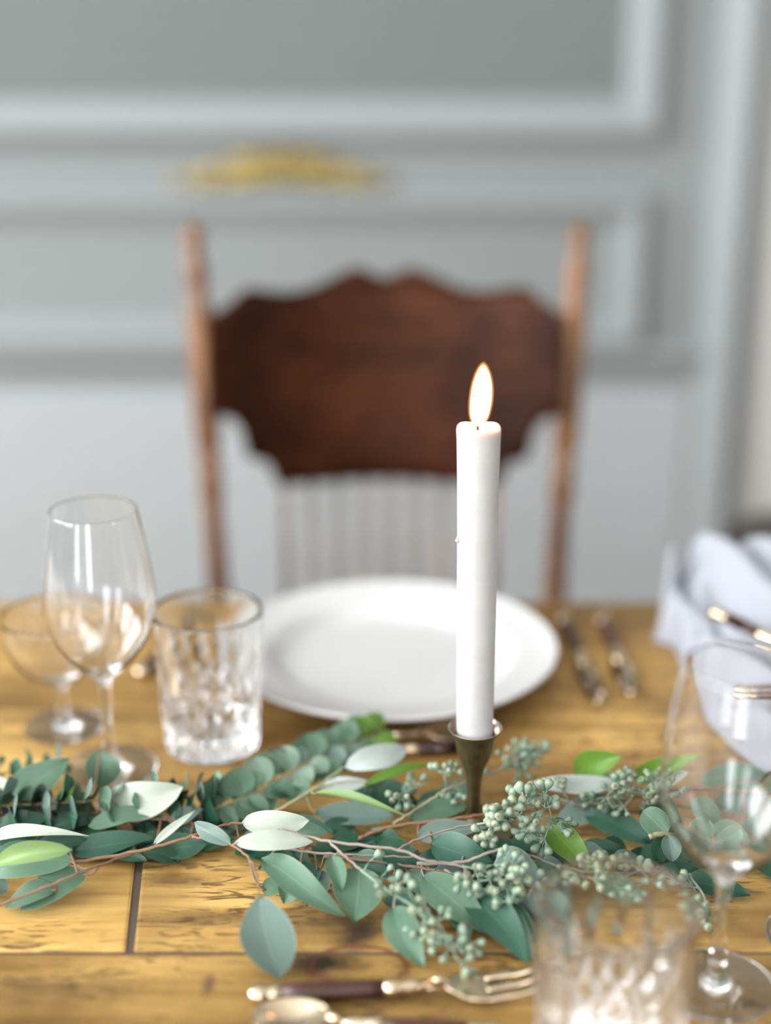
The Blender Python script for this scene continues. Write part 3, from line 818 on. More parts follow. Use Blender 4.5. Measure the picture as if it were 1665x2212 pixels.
# ------------------------------------------------------------------ flatware
def flatware(kind, a, b2, label, flip=0.0, lift=0.0):
    """butt end at a, working end at b2 (table points); brass cap, rosewood handle, brass ferrule, brass head"""
    a = Vector(a); b2 = Vector(b2); d = b2 - a; L = d.length
    root = tag(empty({'fork': 'dessert_fork', 'spoon': 'dessert_spoon', 'knife': 'table_knife'}[kind], (a.x, a.y, a.z), math.atan2(d.y, d.x)), label, kind)
    root.rotation_euler = (0, -math.asin(max(-1, min(1, d.z / L))), math.atan2(d.y, d.x))
    hl = .47 * L
    z0 = .0048
    def tubez(name, seg, mat, flat=.8):
        mb = MB().tube([(x, 0, 0) for x, _ in seg], [r for _, r in seg], 14)
        for v in mb.v: v.z = v.z * flat + z0
        return obj(name, mb.mesh(name), mat, root)
    tubez('end_cap', [(0, .0020), (.0018, .0048), (.006, .0064), (.010, .0054), (.0115, .0044), (.0135, .0058), (.018, .0054)], M['brass'])
    tubez('handle', [(.0175, .0052), (.030, .0056), (hl * .55, .0057), (hl - .008, .0050), (hl, .0048)], M['handle'])
    tubez('ferrule', [(hl, .0052), (hl + .004, .0058), (hl + .008, .0052), (hl + .010, .0040), (hl + .014, .0054), (hl + .018, .0040), (hl + .024, .0030)], M['brass'])
    # neck and head
    V = []; F = []
    if kind == 'knife':
        xs = [hl + .02, hl + .03, hl + .045, hl + .08, L - .02, L - .006, L]
        for x in xs:
            t = (x - hl) / (L - hl)
            w = interp([0, .2, .3, .8, 1], [.003, .003, .0085, .0085, .001], t)
            for (yy, zz) in ((-w, z0 - .0003), (w * .35, z0 + .0012), (w, z0 + .0010), (w, z0 - .001), (w * .35, z0 - .0012)):
                V.append((x, yy, zz))
        m = 5
        for i in range(len(xs) - 1):
            for k in range(m): F.append((i * m + k, i * m + (k + 1) % m, (i + 1) * m + (k + 1) % m, (i + 1) * m + k))
        F.append(tuple(range(m))); F.append(tuple(range(len(xs) * m - 1, (len(xs) - 1) * m - 1, -1)))
        obj('blade', fix_normals(mesh('blade', V, F)), M['brass'], root)
    else:
        hx = hl + (L - hl) * (.42 if kind == 'spoon' else .40)
        nsec = [(hl + .02, .0030, 0), (hl + .030, .0023, .0012), (hx - .008, .0022, .0035), (hx, .0028, .0042)]
        mb = MB().tube([(x, 0, z) for x, _, z in nsec], [r for _, r, _ in nsec], 12)
        for v in mb.v: v.z += z0 - .001
        obj('neck', mb.mesh('neck'), M['brass'], root)
        n, m = 22, 14
        HL = L - hx
        tine0 = .50
        def half(t):
            if kind == 'spoon': return .0155 * max(0, 1 - ((t - .52) / .5) ** 2) ** .5 + .0012
            return interp([0, .10, .25, .42, .6, 1], [.0025, .0065, .0108, .0120, .0120, .0108], t)
        def zz(t, v):
            if kind == 'spoon':
                dish = .0065 * max(0, 1 - ((t - .5) / .52) ** 2)
                return .0042 * (1 - t) + .0030 + .002 * t - dish * (1 - v * v) + .002
            base = interp([0, .25, .5, .8, 1], [.0050, .0022, .0018, .0038, .0068], t)
            return base + .0016 * v * v * (1 - t)
        if kind == 'spoon':
            for lay in (0, 1):
                for i in range(n + 1):
                    t = i / n
                    for j in range(m + 1):
                        v = -1 + 2 * j / m
                        V.append((hx - .001 + HL * t, half(t) * v, zz(t, v) - lay * .0013))
            q = (n + 1) * (m + 1)
            for i in range(n):
                for j in range(m):
                    s = i * (m + 1) + j
                    F.append((s, s + m + 1, s + m + 2, s + 1)); F.append((q + s, q + s + 1, q + s + m + 2, q + s + m + 1))
            for i in range(n):
                for j in (0, m):
                    s = i * (m + 1) + j; F.append((s, s + m + 1, q + s + m + 1, q + s))
            for j in range(m): F.append((j, j + 1, q + j + 1, q + j)); F.append((n * (m + 1) + j, n * (m + 1) + j + 1, q + n * (m + 1) + j + 1, q + n * (m + 1) + j))
            obj('bowl', fix_normals(mesh('bowl', V, F)), M['brass'], root)
        else:
            def slab(t0, t1, lo, hi, nn, mm):
                V = []; F = []
                for lay in (0, 1):
                    for i in range(nn + 1):
                        t = t0 + (t1 - t0) * i / nn
                        for j in range(mm + 1):
                            v = lo(t) + (hi(t) - lo(t)) * j / mm
                            V.append((hx - .001 + HL * t, half(t) * v, zz(t, v) - lay * .0016))
                q = (nn + 1) * (mm + 1)
                for i in range(nn):
                    for j in range(mm):
                        s = i * (mm + 1) + j
                        F.append((s, s + mm + 1, s + mm + 2, s + 1)); F.append((q + s, q + s + 1, q + s + mm + 2, q + s + mm + 1))
                    for j in (0, mm):
                        s = i * (mm + 1) + j; F.append((s, s + mm + 1, q + s + mm + 1, q + s))
                for j in range(mm):
                    F.append((j, j + 1, q + j + 1, q + j)); F.append((nn * (mm + 1) + j, nn * (mm + 1) + j + 1, q + nn * (mm + 1) + j + 1, q + nn * (mm + 1) + j))
                return fix_normals(mesh('fork_piece', V, F))
            obj('fork_root', slab(0, tine0, lambda t: -1, lambda t: 1, 10, 10), M['brass'], root)
            for c0 in (-.78, 0.0, .78):
                obj('tine', slab(tine0 - .02, 1, lambda t, c0=c0: c0 - .20 + .06 * max(0, t - .5), lambda t, c0=c0: c0 + .20 - .06 * max(0, t - .5), 10, 3), M['brass'], root)
    return root
flatware('fork', P(536, 2163), P(1158, 2134, .003), 'brass three-tined fork with dark handle in front of the garland')
flatware('spoon', P(1085, 2248), P(545, 2214), 'brass spoon with dark handle lying nearest, along the bottom edge')
flatware('spoon', P(700, 1606), P(1010, 1592), 'brass spoon with dark handle between the white plate and the candlestick')
flatware('fork', P(1045, 1622), P(745, 1640), 'brass fork with dark handle just in front of the spoon below the white plate')
flatware('knife', P(1213, 1338), P(1292, 1530), 'brass and wood knife, left one of the pair right of the white plate')
flatware('knife', P(1298, 1338), P(1362, 1512), 'shorter brass and wood knife, right one of the pair beside the plate')
flatware('fork', P(300, 1468), P(432, 1335), 'brass and wood fork lying behind the cut tumbler left of the plate')

# ------------------------------------------------------------------ napkin with flatware on it
def napkin():
    A = P(1415, 1378); A2 = P(1440, 1325)
    base = Vector((.335, 1.055, TABLE_Z))
    root = tag(empty('napkin', base), 'crumpled pale grey linen napkin lying at the right edge of the table', 'napkin')
    nu, nv = 90, 90
    # outline in table space: near edge polyline and far edge polyline, left to right
    near = [P(1410, 1388), P(1462, 1402), P(1492, 1480), P(1520, 1560), P(1575, 1612), P(1640, 1668), P(1720, 1700), P(1900, 1735)]
    far = [P(1424, 1366), P(1448, 1340), P(1475, 1318), P(1500, 1310), P(1540, 1308), P(1600, 1306), P(1700, 1306), P(1900, 1306)]
    def along(pts, t):
        s = t * (len(pts) - 1); i = min(int(s), len(pts) - 2); return pts[i].lerp(pts[i + 1], s - i)
    V = []; F = []
    for i in range(nu + 1):
        u = i / nu
        a = along(near, u); b2 = along(far, u)
        for j in range(nv + 1):
            v = j / nv
            p = a.lerp(b2, v)
            e = min(1, min(u * 9, v * 10, (1 - v) * 7))
            e = e * e * (3 - 2 * e)
            hump = .012 + .050 * math.exp(-((v - .80) / .20) ** 2) * (1 - .5 * math.exp(-((u - .25) / .1) ** 2)) + .014 * math.exp(-((v - .28) / .2) ** 2)
            q = Vector((p.x * 6 + p.y * 2, p.y * 6 - p.x * 2, 0))
            f1 = noise.noise(q * 1.3); f2 = noise.noise(q * 3.1 + Vector((5, 2, 0)))
            s_ = (p.x + .55 * p.y) * 24 + .8 * f1 + .12 * f2
            ridge = .032 * (.5 + .5 * math.cos(2 * math.pi * s_)) ** 1.6 * (.55 + .6 * abs(f1)) + .004 * f2
            crease = -.012 * math.exp(-((v - .50 - .1 * math.sin(u * 6)) / .05) ** 2)
            z = .0015 + e * max(.001, hump + ridge + crease)
            V.append((p.x - base.x, p.y - base.y, z))
    for i in range(nu):
        for j in range(nv):
            s = i * (nv + 1) + j
            F.append((s, s + nv + 1, s + nv + 2, s + 1))
    me = mesh('cloth', V, F)
    o = obj('cloth', me, M['linen'], root)
    sd = o.modifiers.new('thick', 'SOLIDIFY'); sd.thickness = .0016; sd.offset = 1.0
    return root
napkin()
flatware('spoon', P(1583, 1508, .040), P(1960, 1500, .042), 'brass flatware end lying across the grey napkin at the right edge')
flatware('knife', P(1535, 1330, .066), P(1760, 1440, .062), 'slim brown-handled flatware lying slanted on the far napkin fold')

# ------------------------------------------------------------------ candlestick and candle
cs = P(1021, 1788)
rim_z = .0735
CX, CY = cs.x, cs.y
stick = tag(empty('candlestick', (CX, CY, TABLE_Z)), 'slender tarnished brass candlestick rising from the garland', 'candlestick')
lean = (Q(1032, 1575, CY).x - CX)
pb = [(0, .0002), (.026, .0002), (.028, .0012), (.027, .0026), (.018, .0042), (.010, .0062), (.0058, .0095), (.0045, .0140), (.0044, .0225), (.0047, .0320), (.0055, .0390), (.0072, .0455), (.0095, .0510), (.0110, .0555), (.0118, .0590),
      (.0126, .0640), (.0138, .0680), (.0158, .0712), (.0172, .0730)]
pin = [(.0174, .0735), (.0168, .0737), (.0156, .0724), (.0138, .0698), (.0122, .0660), (.0113, .0610), (.0104, .0575), (0, .0570)]
obj('stem_and_cup', MB().lathe(smooth_prof(pb, 4) + [(.0174, .0735)], 64).mesh('stem_and_cup'), M['brass_old'], stick)
obj('cup_lining', MB().lathe([(.0174, .0735)] + smooth_prof(pin, 3)[1:], 64).mesh('cup_lining'), M['brass_lip'], stick)

def wax_mat():
    m, nt, b = new_mat('candle_wax')
    tc = N(nt, 'ShaderNodeTexCoord'); nz = N(nt, 'ShaderNodeTexNoise'); nz.inputs['Scale'].default_value = 60
    nt.links.new(tc.outputs['Object'], nz.inputs['Vector'])
    r = ramp(nt, [(0.3, (.47, .465, .46)), (0.7, (.52, .515, .51))]); nt.links.new(nz.outputs['Fac'], r.inputs['Fac'])
    nt.links.new(r.outputs['Color'], b.inputs['Base Color'])
    b.inputs['Subsurface Weight'].default_value = 0.55
    b.inputs['Subsurface Radius'].default_value = (1.0, .55, .35)
    b.inputs['Subsurface Scale'].default_value = 0.012
    b.inputs['Roughness'].default_value = 0.38
    return m
M['wax'] = wax_mat()
top = Q(1034, 921, CY)
cz0 = TABLE_Z + .0576
cl = top.z - cz0
candle = tag(empty('candle', (CX, CY, cz0)), 'lit white taper candle in the brass candlestick', 'candle')
dirc = Vector((top.x - CX, 0, cl))
prof = [(0, 0), (.0094, 0), (.0104, .0025), (.0112, .0070), (.0116, .0120), (.0119, .04), (.01225, cl * .5), (.0126, cl * .8), (.0131, cl - .010), (.0134, cl - .003), (.0130, cl - .0006), (.0118, cl), (.0100, cl - .0014), (.006, cl - .0026), (0, cl - .003)]
mb = MB().lathe(smooth_prof(prof, 4), 48)
for v in mb.v: v.x += dirc.x * v.z / cl
random.seed(3)
for v in mb.v:
    if v.z > cl - .003 and math.hypot(v.x - dirc.x, v.y) > .009: v.z += .0007 * math.sin(math.atan2(v.y, v.x - dirc.x) * 3)
obj('wax_stick', mb.mesh('wax_stick'), M['wax'], candle)
# a wax drip on the left side
dp = Q(987, 1168, CY - .004) - candle.location
mb = MB().tube([dp + Vector((.0012, 0, .006)), dp + Vector((.0008, 0, .003)), dp + Vector((0, 0, 0)), dp + Vector((.0009, 0, -.0016))], [.0004, .0007, .0013, .0004], 8)
obj('wax_drip', mb.mesh('wax_drip'), M['wax'], candle)
M['wick'] = plain('charred_wick', (.06, .04, .035), 0.8)
wb = Vector((dirc.x - .0004, 0, cl - .003))
obj('wick', MB().tube([wb, wb + Vector((-.0003, 0, .003)), wb + Vector((-.0012, 0, .0055)), wb + Vector((-.0030, 0, .0075))], [.0007, .0007, .0007, .0005], 8).mesh('wick'), M['wick'], candle)

def flame_mat(name, col, strength, alpha):
    m = bpy.data.materials.new(name); m.use_nodes = True
    nt = m.node_tree; nt.nodes.clear()
    out = N(nt, 'ShaderNodeOutputMaterial'); em = N(nt, 'ShaderNodeEmission'); tr = N(nt, 'ShaderNodeBsdfTransparent'); mx = N(nt, 'ShaderNodeMixShader')
    tc = N(nt, 'ShaderNodeTexCoord'); sp = N(nt, 'ShaderNodeSeparateXYZ'); nt.links.new(tc.outputs['Generated'], sp.inputs['Vector'])
    r = ramp(nt, col); nt.links.new(sp.outputs['Z'], r.inputs['Fac'])
    nt.links.new(r.outputs['Color'], em.inputs['Color'])
    em.inputs['Strength'].default_value = strength
    mx.inputs['Fac'].default_value = alpha
    m.cycles.emission_sampling = 'NONE'
    nt.links.new(tr.outputs['BSDF'], mx.inputs[1]); nt.links.new(em.outputs['Emission'], mx.inputs[2]); nt.links.new(mx.outputs['Shader'], out.inputs['Surface'])
    return m
M['flame_core'] = flame_mat('flame_core', [(0, (1, .62, .25)), (.12, (1, .88, .62)), (.75, (1, .86, .58)), (.95, (1, .62, .22))], 9.0, 1.0)
M['flame_veil'] = flame_mat('flame_veil', [(0, (1, .30, .05)), (.5, (1, .34, .06)), (1, (1, .36, .06))], 1.1, 0.32)
def flame(name, mat, s, z0, z1):
    a = Q(1031, 921, CY) - candle.location; b2 = Q(1044, 785, CY) - candle.location
    V = MB(); pts = []; rad_ = []
    prof = [(0, .0016), (.05, .0040), (.14, .0060), (.28, .0071), (.45, .0074), (.62, .0069), (.78, .0055), (.90, .0036), (.97, .0018), (1, .0003)]
    sp = smooth_prof([(r, t) for t, r in prof], 3)
    for (r, t) in sp:
        tt = z0 + (z1 - z0) * t
        p = a.lerp(b2, tt); p.x += .0006 * math.sin(tt * math.pi)
        pts.append(p); rad_.append(max(.0001, r * s))
    return obj(name, MB().tube(pts, rad_, 24).mesh(name), mat, candle)
flame('flame', M['flame_core'], .80, .02, .97)
flame('flame_veil', M['flame_veil'], .98, 0.0, 1.02)
fl = bpy.data.lights.new('candle_flame_light', 'POINT'); fl.energy = 0.22; fl.color = (1, .52, .2); fl.shadow_soft_size = .008
flo = bpy.data.objects.new('candle_flame_light', fl); COL.objects.link(flo)
flo.location = Q(1040, 840, CY) + Vector((0, 0, .0)) - candle.location; flo.parent = candle

# ------------------------------------------------------------------ eucalyptus garland
def leaf_outline(t, shape):
    if shape == 'round': return (max(0, 1 - ((t - .5) / .5) ** 2)) ** .5
    if shape == 'lance': return (math.sin(math.pi * t ** .75)) ** 1.0 * (1 - .15 * t)
    if shape == 'obov': return (math.sin(math.pi * t ** 1.16)) ** .66
    if shape == 'oval': return (math.sin(math.pi * t ** .88)) ** .62
    return (math.sin(math.pi * t ** .72)) ** .78            # ovate with drawn-out tip

def leaf_mesh(B, Tp, width, nrm, bend, cup, shape, seed, wave=.05, n=12, m=6):
    rnd = random.Random(seed)
    a = Tp - B; L = a.length; an = a.normalized()
    s = an.cross(nrm).normalized(); nrm = s.cross(an).normalized()
    tw = rnd.uniform(-.75, .75); n0 = nrm.copy(); s0 = s.copy(); ph = rnd.random() * 6.28; skew = rnd.uniform(-.05, .05)
    V = []; F = []; UV = []
    for i in range(n + 1):
        t = i / n
        w = width * .5 * max(.012, leaf_outline(t, shape))
        q_ = tw * (t - .35); nrm = n0 * math.cos(q_) + s0 * math.sin(q_); s = s0 * math.cos(q_) - n0 * math.sin(q_)
        for j in range(m + 1):
            v = -1 + 2 * j / m
            p = B + a * t + s * (w * v + skew * L * math.sin(math.pi * t)) + nrm * (bend * 1.5 * L * 4 * t * (1 - t) + cup * 1.5 * width * .5 * v * v * (w / (width * .5)) + wave * width * math.sin(t * 7 + ph + v * 1.3) * v * .5 - .0006 * math.exp(-(v / .2) ** 2))
            if p.z < TABLE_Z + .0006: p.z = TABLE_Z + .0006 + .0004 * rnd.random()
            V.append(p); UV.append((t, j / m))
    for i in range(n):
        for j in range(m):
            q = i * (m + 1) + j
            F.append((q, q + 1, q + m + 2, q + m + 1))
    me = mesh('leaf', V, F)
    uvl = me.uv_layers.new(name='leaf')
    for lp in me.loops: uvl.data[lp.index].uv = UV[lp.vertex_index]
    return me

class Branch:
    def __init__(self, label, stems, mat='stem', r=.0011, name='eucalyptus_branch'):
        """stems: list of (points [(px, py, z)...], radius factor)"""
        self.paths = []; self.twigs = []; self.mb = MB(); self.mat = mat; self.r = r; self.n = 0
        for st_ in stems:
            pts, f = st_[0], st_[1]
            w = spline([P(*q) for q in pts], 7)
            for k, p in enumerate(w):      # small irregularities of a grown twig
                p.x += .0004 * math.sin(k * 1.7); p.z = max(TABLE_Z + .0012, p.z + .0004 * math.sin(k * 2.3))
            self.paths.append(w)
            rr = [self.r * f * (1.15 - .5 * k / (len(w) - 1)) for k in range(len(w))]
            if len(st_) > 2:
                tm = MB().tube(w, rr, 7); self.twigs.append((tm, st_[2]))
            else: self.mb.tube(w, rr, 7)
        c0 = self.paths[0][len(self.paths[0]) // 2]
        self.origin = Vector((c0.x, c0.y, TABLE_Z))
        self.root = tag(empty(name, self.origin), label, 'branch', 'eucalyptus garland branches')
        self.rnd = random.Random(hash(label) % 1000 if False else sum(map(ord, label)))
    def near(self, p):
        return min((q for w in self.paths for q in w), key=lambda q: (q - p).length)
    def place(self, me, name, mat, parent=None):
        for v in me.vertices: v.co -= self.origin
        return obj(name, me, mat, parent or self.root)
    def leaf(self, b, t, wpx, mat='sage', face=.4, bend=.05, cup=.15, shape='ovate', petiole=True, wave=.09, maxw=.046):
        B = P(*b); Tp = P(*t)
        a = (Tp - B).normalized(); mid = (B + Tp) / 2
        up = Vector((0, 0, 1)); nu = (up - a * up.dot(a))
        vc = (CAM - mid).normalized(); nc = (vc - a * vc.dot(a))
        if nu.length < 1e-3: nu = nc.copy()
        nrm = (nu.normalized() * (1 - face) + nc.normalized() * face).normalized()
        s = a.cross(nrm).normalized()
        sv = s - vc * s.dot(vc)
        w = min(maxw, wpx / (px_scale(mid) * max(.25, sv.length)))
        self.n += 1
        me = leaf_mesh(B, Tp, w, nrm, bend, cup, shape, self.n * 7 + int(b[0]), wave)
        o = self.place(me, 'leaf', LM[mat])
        if petiole:
            q = self.near(B)
            if .002 < (q - B).length < .07:
                k = (q + B) / 2 + Vector((0, 0, -.15 * (q - B).length))
                k.z = max(k.z, TABLE_Z + .0012)
                w_ = spline([q, k, B + a * .002], 5)
                self.mb.tube(w_, [.0007] * len(w_), 6)
        return o
    def finish(self):
        self.place(self.mb.mesh('stem'), 'stem', M[self.mat])
        for tm, k in self.twigs: self.place(tm.mesh('twig'), 'twig', M[k])

SEED_MESH = MB().lathe(smooth_prof([(0, 0), (.0006, .0002), (.0013, .0012), (.00205, .0028), (.0023, .0040), (.0019, .0052), (.0009, .0059), (.0003, .0064), (0, .0065)], 2), 10).mesh('seed')
SEED_MESH.materials.append(M['seed']); SEED_MESH.polygons.foreach_set('use_smooth', [True] * len(SEED_MESH.polygons))
SEEDS = [0]
def seeds(br, path, count, spread, rs, up=.35, size=1.0, stalk=1.0, zmin=.0035):
    """one cluster: stalk along path, side stalks carrying umbels of seeds"""
    rnd = random.Random(rs)
    w = spline([P(*q) for q in path], 8)
    mb = MB(); mb.tube(w, [.0008 * stalk * (1.1 - .6 * k / (len(w) - 1)) for k in range(len(w))], 6)
    spots = []
    while len(spots) < count:
        k = rnd.randrange(1, len(w)); p = w[k]
        d = Vector((rnd.gauss(0, 1), rnd.gauss(0, 1), rnd.gauss(up, .7))).normalized()
        L = spread * rnd.uniform(.35, 1.0)
        e = p + d * L
        if e.z < TABLE_Z + zmin + .002: e.z = TABLE_Z + zmin + .002 + rnd.random() * .003
        m_ = (p + e) / 2 + Vector((0, 0, .001))
        mb.tube([p, m_, e], [.0006, .0005, .0005], 5)
        for _ in range(rnd.randint(3, 6)):
            dd = (d * .9 + Vector((rnd.gauss(0, .7), rnd.gauss(0, .7), rnd.gauss(.15, .6)))).normalized()
            s0 = e + dd * rnd.uniform(.003, .0058)
            if s0.z < TABLE_Z + zmin: s0.z = TABLE_Z + zmin + .001
            mb.tube([e, s0], [.0004, .00055], 5)
            dd2 = (s0 - e).normalized()
            if s0.z + dd2.z * .0065 < TABLE_Z + .002: dd2.z = abs(dd2.z); dd2.normalize()
            spots.append((s0, dd2, rnd.uniform(.8, 1.15) * size))
    cl_ = br.place(mb.mesh('seed_cluster'), 'seed_cluster', M['seed_stalk'])
    for (s0, dd, sc) in spots[:count]:
        o = bpy.data.objects.new('seed', SEED_MESH); COL.objects.link(o); o.parent = cl_
        o.location = s0 - br.origin
        o.rotation_euler = dd.to_track_quat('Z', 'Y').to_euler(); o.scale = (sc, sc, sc)
        SEEDS[0] += 1

def dollar_sprig(br, path, step, d0, d1, mats, rs, tilt=55, tipmat=None, cup=.18, lean=None):
    """opposite pairs of round leaves set crosswise along a stem"""
    rnd = random.Random(rs)
    w = spline([P(*q) for q in path], 14)
    acc = 0; node = 0
    tot = sum((w[i + 1] - w[i]).length for i in range(len(w) - 1)); run = 0
    for i in range(1, len(w)):
        l = (w[i] - w[i - 1]).length; acc += l; run += l
        if acc >= step:
            acc = 0; node += 1
            t = (w[min(i + 1, len(w) - 1)] - w[i - 1]).normalized()
            a = t.orthogonal().normalized(); b2 = t.cross(a)
            f = run / tot; D = d0 + (d1 - d0) * f
            base = (node % 2) * R90 + .6 + rnd.uniform(-.35, .35)
            for k in (0, 1):
                th = base + k * math.pi + rnd.uniform(-.2, .2)
                rad_ = a * math.cos(th) + b2 * math.sin(th)
                ta = math.radians(tilt + rnd.uniform(-16, 16))
                dirn = (rad_ * math.sin(ta) + t * math.cos(ta)).normalized()
                nrm = (t * math.sin(ta) - rad_ * math.cos(ta)).normalized()
                if lean is not None:       # leaves opened towards the light
                    nrm = (nrm * .45 + lean * (.75 + rnd.uniform(-.2, .2))).normalized(); dirn = (rad_ + t * .15 - nrm * (rad_ + t * .15).dot(nrm)).normalized()
                dd = D * rnd.uniform(.85, 1.15)
                B = w[i] + dirn * .0012
                me = leaf_mesh(B, B + dirn * dd, dd * rnd.uniform(.98, 1.15), nrm, rnd.uniform(-.06, .08), cup * rnd.uniform(.3, 1.2), 'round', rs * 100 + node * 2 + k, .04, 8, 6)
                mt = tipmat if (tipmat and f > .86) else rnd.choice(mats)
                br.place(me, 'leaf', LM[mt])

# --- branch lying at the lower left, long brown twig
b = Branch('eucalyptus branch at the lower left with a thin brown twig over folded leaves', [([(-60, 1978, .012), (0, 1954, .016), (95, 1918, .022), (180, 1882, .026), (290, 1842, .022)], 1.0)], 'stem')
b.leaf((156, 1836, .036), (-14, 1868, .022), 46, 'olive', .75, .10, .5, 'oval')
b.leaf((158, 1858, .024), (-26, 1888, .014), 66, 'sage', .6, .05, .1, 'oval')
b.leaf((186, 1886, .014), (44, 1966, .003), 66, 'sage', .5, .05, .15, 'oval')
b.leaf((120, 1920, .012), (10, 1962, .003), 46, 'sage', .4)
b.leaf((-40, 1890, .016), (16, 1925, .006), 40, 'blue', .6, shape='round')
b.leaf((-30, 1820, .018), (192, 1806, .036), 34, 'pale', .55, .12, .2, 'lance')
b.leaf((-20, 1850, .008), (124, 1832, .012), 44, 'teal', .5)
b.leaf((70, 1840, .010), (190, 1812, .014), 40, 'dark', .5)
b.finish()

# --- large leaves behind, at the left
b = Branch('eucalyptus branch of broad grey-green leaves before the wine glass foot', [([(-50, 1765, .008), (60, 1760, .012), (190, 1765, .014), (330, 1768, .016), (440, 1782, .012)], 1.0)], 'stem_red')
b.leaf((20, 1716, .020), (150, 1638, .040), 72, 'sage', .75, .05, .1, 'ovate')
b.leaf((-60, 1700, .012), (28, 1694, .02), 44, 'pale', .5)
b.leaf((214, 1622, .042), (222, 1702, .018), 78, 'sage', .8, .08, .2, 'oval')
b.leaf((212, 1742, .018), (396, 1700, .036), 84, 'pale', .85, .06, .1, 'oval')
b.leaf((120, 1722, .016), (192, 1716, .022), 36, 'green', .7, .04, .1)
b.leaf((190, 1786, .014), (356, 1762, .018), 38, 'sage', .5, .06, .1)
b.leaf((60, 1735, .012), (140, 1745, .016), 44, 'pale', .6)
b.leaf((330, 1826, .014), (422, 1750, .030), 20, 'pale', .5, .03, .1, 'lance')
b.leaf((365, 1778, .014), (440, 1748, .018), 34, 'blue', .6)
b.leaf((148, 1838, .004), (338, 1812, .010), 52, 'teal', .4)
b.leaf((340, 1840, .006), (448, 1820, .010), 56, 'teal', .5)
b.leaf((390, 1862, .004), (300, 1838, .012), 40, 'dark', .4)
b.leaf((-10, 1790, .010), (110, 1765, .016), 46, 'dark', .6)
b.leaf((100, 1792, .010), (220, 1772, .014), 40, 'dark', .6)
b.finish()

# --- sprigs of small round leaves
b = Branch('baby eucalyptus sprig with small round leaves along the left garland', [([(-60, 1742, .016), (60, 1738, .020), (200, 1730, .024), (330, 1716, .026), (480, 1692, .026)], .7)], 'stem_pale', name='eucalyptus_sprig')
dollar_sprig(b, [(-60, 1742, .016), (60, 1738, .020), (200, 1730, .024), (330, 1716, .026), (480, 1692, .026)], .0088, .0200, .0110, ['blue', 'blue', 'teal', 'sage'], 11, 68)
b.finish()
b = Branch('baby eucalyptus sprig with blurred upright leaves at the left edge behind', [([(-80, 1690, .010), (20, 1668, .016), (130, 1640, .018)], .6)], 'stem_pale', name='eucalyptus_sprig')
dollar_sprig(b, [(-80, 1690, .010), (20, 1668, .016), (130, 1640, .018)], .0095, .018, .011, ['blue', 'teal', 'sage'], 21, 70)
b.finish()
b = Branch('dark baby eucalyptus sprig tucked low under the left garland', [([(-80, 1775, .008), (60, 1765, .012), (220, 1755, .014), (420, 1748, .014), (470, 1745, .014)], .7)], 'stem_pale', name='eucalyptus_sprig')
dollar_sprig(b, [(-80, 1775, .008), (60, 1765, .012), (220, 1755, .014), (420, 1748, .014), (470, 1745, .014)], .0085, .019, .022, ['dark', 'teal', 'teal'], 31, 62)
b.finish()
b = Branch('baby eucalyptus sprig of overlapping round leaves pointing at the white plate', [([(430, 1760, .012), (520, 1726, .016), (600, 1684, .020), (680, 1644, .022), (760, 1608, .022), (828, 1578, .024)], .8)], 'stem_pale', name='eucalyptus_sprig')
dollar_sprig(b, [(430, 1760, .012), (520, 1726, .016), (600, 1684, .020), (680, 1644, .022), (760, 1608, .022), (828, 1578, .024)], .0068, .0200, .0160, ['sage', 'sage', 'blue', 'bloom'], 41, 66, 'green', .18, Vector((-.25, -.75, .6)))
b.finish()

# --- main branch through the middle, with hanging leaf and two seeded forks
b = Branch('long central eucalyptus branch with pale leaves, hanging leaf and seeded twigs', [
    ([(155, 1864, .018), (300, 1838, .024), (415, 1806, .030), (470, 1786, .032), (530, 1778, .034), (620, 1796, .036)], 1.1, 'stem_red'),
    ([(590, 1790, .0355), (620, 1796, .036), (710, 1817, .036), (860, 1836, .036), (915, 1857, .034), (972, 1866, .032), (1050, 1884, .030)], 1.1),
    ([(415, 1808, .030), (470, 1815, .032), (505, 1828, .034), (540, 1857, .034), (556, 1900, .032), (562, 1938, .030)], .9, 'stem_red'),
    ([(600, 1830, .026), (680, 1842, .028), (800, 1848, .028), (900, 1852, .026)], .9),
    ([(860, 1836, .036), (900, 1814, .036), (990, 1786, .038), (1034, 1781, .038)], .8),
    ([(710, 1817, .036), (740, 1845, .034), (775, 1875, .032), (846, 1929, .026), (900, 1962, .022)], .9)], 'stem_grey', .00095)
b.leaf((560, 1932, .030), (604, 2114, .002), 118, 'blue', .9, .03, .12, 'obov', maxw=.05, wave=.02)
b.leaf((498, 1824, .034), (419, 1776, .036), 38, 'blue', .85, .04, .1, 'oval')
b.leaf((522, 1778, .036), (668, 1772, .040), 56, 'pale', .75, .06, .10, 'oval')
b.leaf((506, 1820, .036), (676, 1818, .036), 44, 'pale', .7, .05, -.1, 'oval')
b.leaf((563, 1856, .024), (748, 1980, .008), 66, 'sage', .6, .10, .25, 'ovate')
b.leaf((716, 1848, .034), (738, 1926, .018), 44, 'sage', .9, .05, .5, 'ovate')
b.leaf((776, 1874, .026), (764, 1992, .004), 112, 'sage', .8, .04, .1, 'ovate', maxw=.05)
b.leaf((566, 1925, .008), (625, 1905, .012), 40, 'sage', .5)
b.leaf((640, 1900, .016), (612, 1952, .004), 50, 'sage', .6)
b.leaf((690, 1875, .012), (640, 1912, .006), 44, 'teal', .4)
b.leaf((812, 1826, .028), (908, 1886, .010), 62, 'teal', .6, .05, .2)
b.leaf((848, 1958, .018), (916, 2092, .002), 76, 'sage', .7, .05, .1, 'ovate')
b.leaf((520, 1812, .014), (640, 1822, .014), 40, 'teal', .4)
b.leaf((620, 1800, .018), (708, 1798, .020), 46, 'sage', .6, .06)
